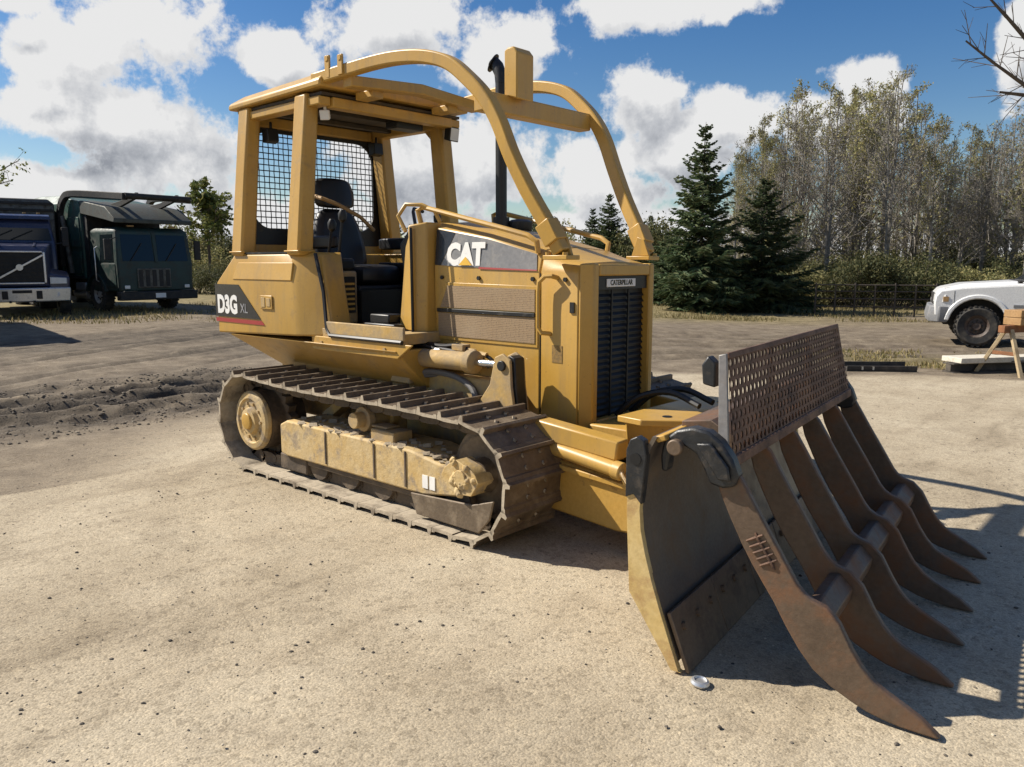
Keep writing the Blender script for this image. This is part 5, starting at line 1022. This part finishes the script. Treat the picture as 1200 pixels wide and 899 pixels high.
# ================================================================ things lying about at the edge of the yard
M['rust'] = wear_mat('rust_orange_steel', (.20,.075,.028), (.28,.12,.045), (.10,.05,.028), .55, .8, .9, scale=7, bumps=.4)
M['timber'] = wear_mat('weathered_timber', (.30,.165,.06), (.38,.23,.10), (.16,.10,.055), .62, .75, .9, scale=5, bumps=.3)
M['paleboard'] = wear_mat('pale_board', (.55,.50,.40), (.64,.60,.50), (.36,.31,.23), .66, .7, .9, scale=5, bumps=.2)
M['strut'] = wear_mat('tan_strut', (.36,.27,.15), (.42,.33,.2), (.2,.13,.07), .6, .75, .9, scale=8, bumps=.2)
M['darkbeam'] = wear_mat('dark_wet_beam', (.03,.026,.022), (.055,.045,.037), (.12,.10,.075), .6, .75, .9, scale=7, bumps=.3)
sh_p = ground_at(1176, 437); sh_p[2] = gz(sh_p[0], sh_p[1]); sa = heading_rz(norm(RT*.93+FH*.36))
SH = thing('sawhorse', 'rusty sawhorse with splayed tan legs and brown timber on top', 'sawhorse', tuple(sh_p), sa)
vpart(SH, 'top_rail', 'rust', lambda b: b.box(-.12,1.25,-.05,.05,.58,.68), .008)
for x in (.02, 1.1):
    for sy in (-1, 1): vpart(SH, 'leg', 'strut' if x < .5 else 'rust', lambda b: b.beam((x,sy*.04,.62),(x-.13 if x < .5 else x+.13,sy*.34,-.01),.05,.05), .005)
    vpart(SH, 'leg_brace', 'rust', lambda b: b.beam((x-.06,-.20,.30),(x-.06,.20,.30),.03,.05), .004)
tb = thing('timber_block', 'brown timber block resting on the sawhorse', 'timber', tuple(sh_p+np.array([math.cos(sa)*.62, math.sin(sa)*.62, .682])), sa)
for k in range(2): vpart(tb, 'plank', 'timber', lambda b: b.box(-.55,.75,-.13+k*.002,.13,.0+k*.105,.10+k*.105), .006)
bp_ = ground_at(1143, 433); bp_[2] = gz(bp_[0], bp_[1]); ba = heading_rz(norm(RT*.97+FH*.2))
DB = thing('beam', 'long dark beam under the pale board at the yard edge', 'beam', tuple(bp_), ba); vpart(DB, 'web', 'darkbeam', lambda b: b.box(-.45,1.7,-.05,.05,.02,.12), .006); vpart(DB, 'flange', 'darkbeam', lambda b: b.box(-.45,1.7,-.11,.11,.0,.019).box(-.45,1.7,-.11,.11,.121,.14), .004)
WB = thing('board', 'pale thick board lying across the dark beam', 'board', tuple(bp_+np.array([0,0,.145])+FH*.05), ba); vpart(WB, 'plank', 'paleboard', lambda b: b.box(-.40,.42,-.22,.16,0,.075), .008); vpart(WB, 'plank', 'paleboard', lambda b: b.box(.43,1.2,-.10,.18,0,.06), .008)
cp_ = ground_at(1028, 432); cp_[2] = gz(cp_[0], cp_[1]); ca = heading_rz(norm(RT*.99-FH*.05))
CH = thing('steel_channel', 'dark steel channel lying flat on the pale ground', 'steel channel', tuple(cp_), ca)
vpart(CH, 'base', 'darkbeam', lambda b: b.box(-.50,.47,-.20,.20,.0,.03), .004); vpart(CH, 'flange', 'darkbeam', lambda b: b.box(-.50,.47,.19,.21,.031,.10).box(-.50,.47,-.21,-.19,.031,.085), .004)
for x in (-.30,-.15): vpart(CH, 'slot', 'paleboard', lambda b: b.box(x,x+.025,-.214,-.211,.03,.075))
cap_p = ground_at(820, 802); CP = MB(); CP.lathe([(.01,.0),(.042,.0),(.045,.008),(.040,.020),(.030,.024),(.026,.016),(.01,.016)], (0,0,0), (.1,.05,1), 20); o = CP.build('metal_cap', M['alum'], None); o.scale = (.78,.78,.78); o.location = (cap_p[0], cap_p[1], gz(*cap_p[:2])+.004); tag(o, 'small round grey metal cap lying near the blade corner', 'cap')

# ================================================================ vegetation
def leaf_mat(name, cols):
    m_, nt, b = new_mat(name); g = nt.nodes.new('ShaderNodeNewGeometry'); oi = nt.nodes.new('ShaderNodeObjectInfo')
    n = len(cols); c = ramp_node(nt, g.outputs['Random Per Island'], [(i/(n-1), k) for i, k in enumerate(cols)])
    hs = nt.nodes.new('ShaderNodeHueSaturation'); mr = nt.nodes.new('ShaderNodeMapRange'); nt.links.new(oi.outputs['Random'], mr.inputs[0]); mr.inputs[3].default_value = .75; mr.inputs[4].default_value = 1.25
    nt.links.new(mr.outputs[0], hs.inputs['Value']); nt.links.new(c, hs.inputs['Color']); nt.links.new(hs.outputs[0], b.inputs['Base Color']); b.inputs['Roughness'].default_value = .7; b.inputs['Specular IOR Level'].default_value = .25
    tr = nt.nodes.new('ShaderNodeBsdfTranslucent'); nt.links.new(hs.outputs[0], tr.inputs[0]); mx = nt.nodes.new('ShaderNodeMixShader'); mx.inputs[0].default_value = .3
    out = nt.nodes['Material Output']; nt.links.new(b.outputs[0], mx.inputs[1]); nt.links.new(tr.outputs[0], mx.inputs[2]); nt.links.new(mx.outputs[0], out.inputs[0]); return m_
M['bark_grey'] = wear_mat('grey_bark', (.20,.18,.152), (.31,.28,.24), (.12,.105,.088), .6, .9, .95, scale=5, bumps=.3)
M['bark_pale'] = wear_mat('pale_bark', (.20,.183,.158), (.30,.277,.243), (.11,.098,.08), .58, .9, .95, scale=3, bumps=.3)
M['bark_dark'] = wear_mat('dark_bark', (.06,.048,.038), (.10,.08,.062), None, .6, .9, scale=5, bumps=.3)
M['leaf_olive'] = leaf_mat('sparse_olive_leaves', [(.20,.19,.075),(.31,.27,.11),(.18,.20,.08),(.37,.31,.14),(.25,.25,.12)])
M['leaf_green'] = leaf_mat('green_leaves', [(.08,.11,.03),(.13,.165,.045),(.19,.205,.06),(.25,.23,.07)])
M['leaf_bush'] = leaf_mat('bush_leaves', [(.05,.065,.028),(.085,.095,.04),(.125,.125,.05),(.18,.16,.07)])
M['leaf_dry'] = leaf_mat('dry_grass', [(.22,.17,.075),(.34,.27,.13),(.16,.15,.05),(.42,.34,.18)])
M['needle'] = leaf_mat('spruce_needles', [(.038,.066,.032),(.075,.115,.052),(.115,.15,.07),(.175,.178,.085)])
class Soup:
    def __init__(s): s.v = []; s.f = []; s.m = []
    def seg(s, p0, p1, r0, r1, n=3, mi=0):
        d = norm(p1-p0); a = norm(np.cross(d, (.3,.2,1) if abs(d[2]) < .9 else (1,0,.2))); b = np.cross(d, a); k = len(s.v)
        cs = [(math.cos(2*math.pi*i/n), math.sin(2*math.pi*i/n)) for i in range(n)]
        s.v += [tuple(p0+r0*(a*c+b*q)) for c, q in cs]+[tuple(p1+r1*(a*c+b*q)) for c, q in cs]
        for i in range(n): j = (i+1) % n; s.f.append((k+i, k+j, k+n+j, k+n+i)); s.m.append(mi)
    def quads(s, C, size, mi, rng, flat=.0, aspect=1.0):
        C = np.asarray(C); n = len(C)
        if n == 0: return
        a = rng.normal(size=(n,3)); a /= np.linalg.norm(a, axis=1)[:,None]; b = rng.normal(size=(n,3)); b -= a*(a*b).sum(1)[:,None]; b /= np.linalg.norm(b, axis=1)[:,None]
        h = (size*(.55+.9*rng.random(n)))[:,None]*.5; k = len(s.v)
        V = np.stack([C-a*h*1.5*aspect, C+b*h*.8, C+a*h*1.5*aspect, C-b*h*.8], 1).reshape(-1,3); s.v += V.tolist()
        s.f += [(k+4*i, k+4*i+1, k+4*i+2, k+4*i+3) for i in range(n)]; s.m += [mi]*n
    def mesh(s, name, mats):
        me = bpy.data.meshes.new(name); me.from_pydata([tuple(v) for v in s.v], [], s.f)
        for m_ in mats: me.materials.append(m_)
        me.polygons.foreach_set('material_index', s.m); return me
def perp_dir(d, ang, rng):
    a = norm(np.cross(d, rng.normal(size=3))); return norm(d*math.cos(ang)+a*math.sin(ang))
def bare_tree(seed, H, spread=1.0, leaves=900, low=.28, n1=24, forks=2, bark='bark_grey', leaf='leaf_olive', leafsize=.085, twig=.0085, n2=7, n3=5, leaftop=0):
    rng = np.random.default_rng(seed); T = Soup(); Cc = Soup(); tips = []
    leaders = []
    base_r = .011*H
    for k in range(forks):
        lean = (rng.random(2)-.5)*.16*H*(0.4 if k == 0 else 1.0); h = H*(1 if k == 0 else .82+.12*rng.random()); p = np.array([0,0,-.1])
        pts = []
        for i in range(9):
            t = i/8; pts.append(np.array([lean[0]*t**1.4+.035*H/10*math.sin(i*1.9+seed)*(i > 0), lean[1]*t**1.4+.035*H/10*math.cos(i*2.3+seed)*(i > 0), h*t-.1*(i == 0)]))
        rr_ = [base_r*(1-.9*(i/8))*(1 if k == 0 else .75)+.008 for i in range(9)]
        for i in range(8): T.seg(pts[i], pts[i+1], rr_[i], rr_[i+1], 6)
        leaders.append((pts, rr_, h))
    def along(pts, t):
        q = t*(len(pts)-1); i = min(int(q), len(pts)-2); return pts[i]+(pts[i+1]-pts[i])*(q-i), norm(pts[i+1]-pts[i])
    for pts, rr_, h in leaders:
        for k in range(n1):
            t = low+(1-low)*((k+rng.random())/n1)**.9; t = min(t, .985); p, d = along(pts, t)
            L1 = H*.30*spread*(1.16-t)*(.5+.9*rng.random()); dr = perp_dir(d, R(30+42*rng.random()), rng); r1 = max(.055*H/10*(1.1-t), twig*1.3)
            bp = [p]; dd = dr
            for s_ in range(3): dd = norm(dd+np.array([0,0,.16])+rng.normal(size=3)*.10); bp.append(bp[-1]+dd*L1/3)
            for s_ in range(3): Cc.seg(bp[s_], bp[s_+1], r1*(1-.25*s_), max(r1*(.75-.25*s_), twig), 4)
            for j in range(n2):
                t2 = .22+.78*(j+rng.random())/n2; p2, d2 = along(bp, min(t2, .99)); L2 = L1*.45*(1.15-t2*.6)*(.6+.7*rng.random()); dr2 = norm(perp_dir(d2, R(30+35*rng.random()), rng)+np.array([0,0,.15]))
                pm = p2+dr2*L2*.5; pe = pm+norm(dr2+rng.normal(size=3)*.22+np.array([0,0,.1]))*L2*.5
                Cc.seg(p2, pm, twig*1.4, twig*1.1); Cc.seg(pm, pe, twig*1.1, twig*.7); tips.append(pe)
                for q in range(n3):
                    t3 = .2+.8*(q+rng.random())/n3; p3 = (p2+(pm-p2)*t3*2) if t3 < .5 else (pm+(pe-pm)*(t3*2-1)); L3 = L2*.5*(.5+.8*rng.random())
                    pe3 = p3+norm(perp_dir(dr2, R(25+45*rng.random()), rng)+np.array([0,0,.12]))*L3; Cc.seg(p3, pe3, twig*.8, twig*.5); tips.append(pe3); tips.append((p3+pe3)/2)
    tips = np.array(tips)
    if leaves:
        w = np.ones(len(tips)) if not leaftop else np.exp(leaftop*tips[:,2]/H); w /= w.sum()
        ix = rng.choice(len(tips), leaves, p=w); Cc.quads(tips[ix]+rng.normal(size=(leaves,3))*.10, leafsize, 1, rng)
    return T.mesh('trunk', [M['bark_pale' if bark == 'bark_grey' else bark]]), Cc.mesh('crown', [M[bark], M[leaf]])
def spruce(seed, H, rad):
    rng = np.random.default_rng(seed); T = Soup(); Cn = Soup()
    for i in range(8): T.seg(np.array([0,0,H*i/8-.05*(i == 0)]), np.array([.02*math.sin(i),.02*math.cos(i),H*(i+1)/8]), .016*H*(1-i/8)+.008, .016*H*(1-(i+1)/8)+.006, 7)
    z = .12
    while z < H*.97:
        t = z/H; Lb = rad*(1-t)**.82*(.95 if t > .1 else .8)+.10; nb = int(7+5*(1-t))
        for k in range(nb):
            a = 2*math.pi*(k+rng.random()*.8)/nb; L = Lb*(.66+.52*rng.random()*(1 if rng.random() < .85 else .5)); el = R(-16+42*t+rng.normal()*7)
            d = np.array([math.cos(a)*math.cos(el), math.sin(a)*math.cos(el), math.sin(el)]); p = np.array([0,0,z+rng.normal()*.05]); K = max(3, int(L/.16)); prev = p
            side = norm(np.cross(d, (0,0,1)))
            for s_ in range(K):
                f = (s_+1)/K; nx = p+d*L*f+np.array([0,0,-.10*L*f*(1-f)*2+.07*L*f*f]); Cn.seg(prev, nx, .012*(1-f)+.004, .012*(1-f)+.003, 3, 0)
                m_ = 3 if f > .3 else 2
                for sgn in (-1, 1):
                    for q in range(m_):
                        c = prev+(nx-prev)*rng.random(); ln = L*(.30*(1-f)+.13)*(.6+.7*rng.random())+.05; dd = norm(d*.75+side*sgn*(.75+.4*rng.random())+np.array([0,0,-.28+rng.normal()*.18]))
                        up = norm(np.cross(dd, side)+rng.normal(size=3)*.5); wv = norm(np.cross(dd, up)); hw = .030+.012*rng.random(); e_ = c+dd*ln; b0 = len(Cn.v)
                        Cn.v += [tuple(c-wv*hw*.5), tuple(c+dd*ln*.55-wv*hw), tuple(e_), tuple(c+dd*ln*.55+wv*hw)]; Cn.f.append((b0,b0+1,b0+2,b0+3)); Cn.m.append(1)
                        wv = up; b0 = len(Cn.v); Cn.v += [tuple(c-wv*hw*.5), tuple(c+dd*ln*.5-wv*hw*.9), tuple(e_), tuple(c+dd*ln*.5+wv*hw*.9)]; Cn.f.append((b0,b0+1,b0+2,b0+3)); Cn.m.append(1)
                prev = nx
        z += .115+.10*rng.random()*(1+t)
    return T.mesh('trunk', [M['bark_dark']]), Cn.mesh('crown', [M['bark_dark'], M['needle']])
def bush(seed, rx, ry, h, n, size, leaf='leaf_bush'):
    rng = np.random.default_rng(seed); T = Soup(); Cc = Soup(); cl = []
    for k in range(26):
        a = rng.random()*6.28; r = math.sqrt(rng.random()); e = np.array([rx*r*math.cos(a), ry*r*math.sin(a), h*(.35+.65*rng.random())*(1-.45*r*r)]); s0 = np.array([e[0]*.25, e[1]*.25, -.05]); mid = (s0+e)/2+rng.normal(size=3)*.08
        T.seg(s0, mid, .022, .015, 4); T.seg(mid, e, .015, .006, 3)
        for q in range(4): f = e+rng.normal(size=3)*np.array([rx*.22, ry*.22, h*.14]); f[2] = abs(f[2]); T.seg(mid+(e-mid)*rng.random(), f, .008, .004, 3); cl.append(f)
        cl.append(e)
    cl = np.array(cl); c = cl[rng.integers(len(cl), size=n)]+rng.normal(size=(n,3))*np.array([rx*.13, ry*.13, h*.10]); c[:,2] = np.abs(c[:,2]); Cc.quads(c, size, 0, rng)
    return T.mesh('stem', [M['bark_dark']]), Cc.mesh('foliage', [M[leaf]])
def plant(name, meshes, names, pos, label, cat, group=None, rz=0, scale=1.0):
    r_ = thing(name, label, cat, (pos[0], pos[1], gz(pos[0], pos[1])), rz, group)
    r_.scale = scale if hasattr(scale, '__len__') else (scale,)*3
    for n_, me in zip(names, meshes): link(n_, me, r_)
    return r_
TC = ('trunk', 'crown'); SF = ('stem', 'foliage')
# two spruces standing by the yard
SPa = spruce(5, 6.2, 1.95); SPb = spruce(6, 4.5, 2.25)
plant('spruce_tree', SPa, TC, at(821, 27.0), 'tall pointed dark spruce beside the broader spruce', 'spruce tree')
plant('spruce_tree', SPb, TC, at(893, 27.6), 'short broad dark spruce at the edge of the bare wood', 'spruce tree')
plant('spruce_tree', SPb, TC, at(783, 30.5), 'small spruce partly hidden behind the tall pointed spruce', 'spruce tree', rz=1.2, scale=.62)
for px, D, s_, rz in ((694,54,.85,.4),(713,50,.95,1.9),(762,50,.75,4.4),(461,64,.95,.2)):
    plant('spruce_tree', SPa, TC, at(px, D), 'distant spruce seen past the bulldozer', 'spruce tree', 'distant spruces past the bulldozer', rz, s_)
# bare wood on the right
BT_ = [bare_tree(21, 11.0, 1.0, 1000, .30), bare_tree(22, 10.5, 1.0, 350, .30), bare_tree(23, 11.5, 1.05, 2000, .34, leaftop=3.0),
       bare_tree(24, 9.5, .95, 250, .24, 20, 3), bare_tree(25, 11.0, 1.15, 3000, .38, 22, leaftop=2.0)]
prof_px = [840,870,900,930,960,1000,1050,1085,1110,1140,1170,1200,1260]; prof_y = [190,165,135,112,112,98,88,120,150,140,118,105,100]
rng = np.random.default_rng(99)
for row, (D0, n, f) in enumerate(((35,16,.94),(43,17,1.0),(53,14,.95))):
    for k in range(n):
        px = 846+(1265-846)*(k+.15+.7*rng.random())/n; D = D0+rng.normal()*2.2; top = np.interp(px, prof_px, prof_y)+ (rng.random()-.25)*38
        Ht = (1.5+(308-top)/FPX*D)*f; i = int(rng.integers(5)) if row else int(rng.choice([0,1,3,3,2,4]))
        lab = ['grey bare tree with thin scattered olive leaves in the wood', 'nearly leafless grey tree with fine twigs in the wood', 'grey tree keeping a yellow olive top in the wood', 'bare triple stemmed tree in the wood', 'olive leafed tree with loose rounded crown in the wood'][i]
        Hm = (11.0,10.5,11.5,9.5,11.0)[i]; s_ = Ht/Hm
        plant('bare_tree', BT_[i], TC, at(px, D), lab, 'tree', 'trees of the wood behind the fence', rng.random()*6.28, (s_*.95, s_*.95, s_))
# shrubs below the wood and along the horizon
BU = [bush(31, 1.5, 1.2, 1.9, 9000, .062), bush(32, 1.7, 1.1, 1.6, 8500, .062), bush(33, 1.3, 1.0, 1.5, 5000, .07, 'leaf_olive')]
for px, D, i, s_, lab in ((1005,30,0,1.0,'green leafy bush behind the rail fence'),(1052,30.5,1,1.02,'wide green bush next to the fence bushes'),(1092,31,0,.85,'dull green bush behind the white pickup hood')):
    plant('bush', BU[i], SF, at(px, D), lab, 'bush', rz=px*.37, scale=s_)
for px, D, i, s_ in ((948,31,2,.9),(972,33,1,.95),(1128,32,2,.95),(1150,30,2,.8),(1182,31,1,.9),(925,33,0,.8),(1215,33,0,1.0),(850,33,1,.9),(1030,36,2,1.2),(1075,37,1,1.2),(1120,37,0,1.2),(990,38,2,1.2),(1165,38,2,1.3),(945,39,1,1.1),(900,37,2,1.1)):
    plant('bush', BU[i], SF, at(px, D), 'low brushy undergrowth bush along the wood edge', 'bush', 'undergrowth along the wood edge', px*.91, s_)
BR = bare_tree(61, 4.2, 1.5, 900, .05, 20, 3, 'bark_grey', 'leaf_olive', .08, .008, 6, 4)
for k in range(20):
    px = 848+k*20+rng.normal()*6; D = 33+rng.random()*16
    plant('brush', BR, TC, at(px, D), 'leafless brushy sapling between the trunks of the wood', 'sapling', 'saplings in the wood', rng.random()*6.28, .7+.6*rng.random())
for k in range(34):
    px = 205+k*17.5+rng.normal()*5; D = 58+rng.normal()*5
    if 60 < px < 790: plant('bush', BU[(0, 2, 2)[k % 3]], SF, at(px, D), 'far hedge bush on the horizon behind the bulldozer', 'bush', 'far hedge bushes', px, (1.5+.5*rng.random(), 1.5, 1.3+1.1*rng.random()))
# green tree and shrubs right of the garbage truck
LT = bare_tree(43, 5.9, 1.55, 3000, .42, 9, 3, 'bark_dark', 'leaf_green', .17, .010, 5, 3)
plant('leafy_tree', LT, TC, at(246, 40), 'rounded green tree between the garbage truck and the bulldozer', 'tree', scale=(.98,.98,.86))
for px, D, s_, lab in ((232,38,.75,'dark shrub under the rounded green tree'),(262,37,.7,'low shrub close behind the bulldozer tank')):
    plant('bush', BU[1], SF, at(px, D), lab, 'bush', rz=px, scale=s_)
# twigs reaching into the picture from trees outside it
def limb_tree(name, label, base, limbs, seed, leaf=0):
    rng = np.random.default_rng(seed); T = Soup(); Cc = Soup(); tips = []
    base = np.array(base); rel = lambda p: np.array(p)-base
    top = rel(limbs[0][0]); n = 7; pts = [np.array([0,0,-.1])]+[top*np.array([(i/n)**1.6,(i/n)**1.6,i/n]) for i in range(1, n+1)]+[top+np.array([.1,.1,1.2]), top+np.array([.05,.25,2.6])]
    for i in range(len(pts)-1): T.seg(pts[i], pts[i+1], .13*(1-i/10), .13*(1-(i+1)/10), 8)
    for L in limbs:
        P = [rel(p) for p in L]; K = len(P)
        for i in range(K-1):
            r0 = .030*(1-i/K)+.006; Cc.seg(P[i], P[i+1], r0, .030*(1-(i+1)/K)+.004, 5)
            for j in range(4):
                p = P[i]+(P[i+1]-P[i])*rng.random(); d = norm(P[i+1]-P[i]); e = p+perp_dir(d, R(25+30*rng.random()), rng)*(.25+.35*rng.random()); Cc.seg(p, e, .007, .0035); tips.append(e)
                for q in range(2): e2 = p+(e-p)*rng.random(); e3 = e2+perp_dir(norm(e-p), R(35), rng)*.16; Cc.seg(e2, e3, .004, .0025); tips.append(e3)
    if leaf: Cc.quads(np.array(tips)[rng.integers(len(tips), size=leaf)]+rng.normal(size=(leaf,3))*.05, .07, 1, rng)
    r_ = thing(name, label, 'tree', tuple(base)); link('trunk', T.mesh('trunk', [M['bark_dark']]), r_); link('crown', Cc.mesh('crown', [M['bark_dark'], M['leaf_green']]), r_)
def px3(px, py, D): r = ray(px, py); return CAM+r*(D/(r@FH))
rb = at(1330, 10.5); rb[2] = gz(rb[0], rb[1])
limb_tree('bare_tree', 'bare tree whose dark branch hangs over the wood edge', rb, [[px3(1325,190,10.5),px3(1250,128,10.2),px3(1200,99,10.0),px3(1165,74,9.9),px3(1132,48,9.8)],[px3(1250,128,10.2),px3(1215,60,10),px3(1180,20,9.9),px3(1158,-4,9.9)],[px3(1250,128,10.2),px3(1205,112,10.1),px3(1172,108,10)]], 51)
lb = at(-75, 26); lb[2] = gz(lb[0], lb[1])
limb_tree('leafy_tree', 'tree with a few leafy twigs reaching over the navy truck', lb, [[px3(-72,230,26),px3(-30,212,25.8),px3(0,200,25.6),px3(22,188,25.5)],[px3(-72,230,26),px3(-25,222,25.8),px3(12,212,25.6)]], 52, 260)
# rail fence in front of the bushes
M['fence_wood'] = wear_mat('dark_fence_rail', (.045,.036,.028), (.075,.06,.046), None, .6, .85, scale=6, bumps=.2)
fa = at(958, 25.5); fb = at(1125, 24.5); FN = thing('rail_fence', 'dark pipe rail fence between the spruces and the pickup', 'fence', (fa[0], fa[1], gz(fa[0], fa[1])), 0)
dv = fb-fa; dv[2] = gz(fb[0], fb[1])-gz(fa[0], fa[1])
for k in range(8):
    p = dv*k/7; vpart(FN, 'post', 'fence_wood', lambda b: b.cyl(p+np.array([0,0,-.1]), p+np.array([0,0,.98 if k % 2 else 1.05]), .028, 8))
for z in (.30, .55, .78, .98): vpart(FN, 'rail', 'fence_wood', lambda b: b.cyl(np.array([0,0,z]), dv+np.array([0,0,z]), .020, 8))
# dry grass
def grass(name, label, n, samp, hmin, hmax, mat):
    rng = np.random.default_rng(hash(label) % 1000 if False else 77+n); xs, ys = samp(n, rng); zz = ground_fields(xs, ys)[0]; n = len(xs)
    h = hmin+(hmax-hmin)*rng.random(n)**1.7; a = rng.random(n)*6.28; w = .006+.010*rng.random(n); ln = rng.normal(size=(n,2))*.35*h[:,None]
    P = np.stack([xs, ys, zz-.01], -1); wv = np.stack([np.cos(a)*w, np.sin(a)*w, 0*a], -1); mid = P+np.stack([ln[:,0]*.35, ln[:,1]*.35, h*.6], -1); tip = P+np.stack([ln[:,0], ln[:,1], h], -1)
    V = np.stack([P-wv, P+wv, mid+wv*.7, tip, mid-wv*.7], 1).reshape(-1,3); F_ = [(5*i,5*i+1,5*i+2,5*i+3,5*i+4) for i in range(n)]
    me = bpy.data.meshes.new(name); me.from_pydata(V.tolist(), [], F_); me.materials.append(M[mat]); o = bpy.data.objects.new(name, me); COL.objects.link(o); tag(o, label, 'grass', kind='stuff')
def dl(D, L): return CAM[0]+D*FX+L*RX, CAM[1]+D*FY+L*RY
def s_right(n, rng):
    D = 22.5+8*rng.random(n)**1.2; L = 3.5+18*rng.random(n); x, y = dl(D, L); k = value_noise(x, y, .5, 61)+.35*rng.random(n) > .55; return x[k], y[k]
def s_left(n, rng):
    D = 19.5+9*rng.random(n); L = -14+8.5*rng.random(n); x, y = dl(D, L); k = value_noise(x, y, .6, 62)+.3*rng.random(n) > .62; return x[k], y[k]
def s_edge(n, rng):
    D = 11.2+3.4*rng.random(n); L = 4.8+5*rng.random(n); x, y = dl(D, L); k = (value_noise(x, y, 1.1, 63)+.3*rng.random(n) > .62) & (y > 8.7); return x[k], y[k]
grass('dry_grass', 'dry yellow grass along the foot of the spruces and wood', 20000, s_right, .03, .16, 'leaf_dry')
grass('dry_grass', 'thin grass growing under the parked trucks', 7000, s_left, .03, .16, 'leaf_dry')
grass('dry_grass', 'weeds between the boards and the white pickup', 6000, s_edge, .02, .11, 'leaf_dry')
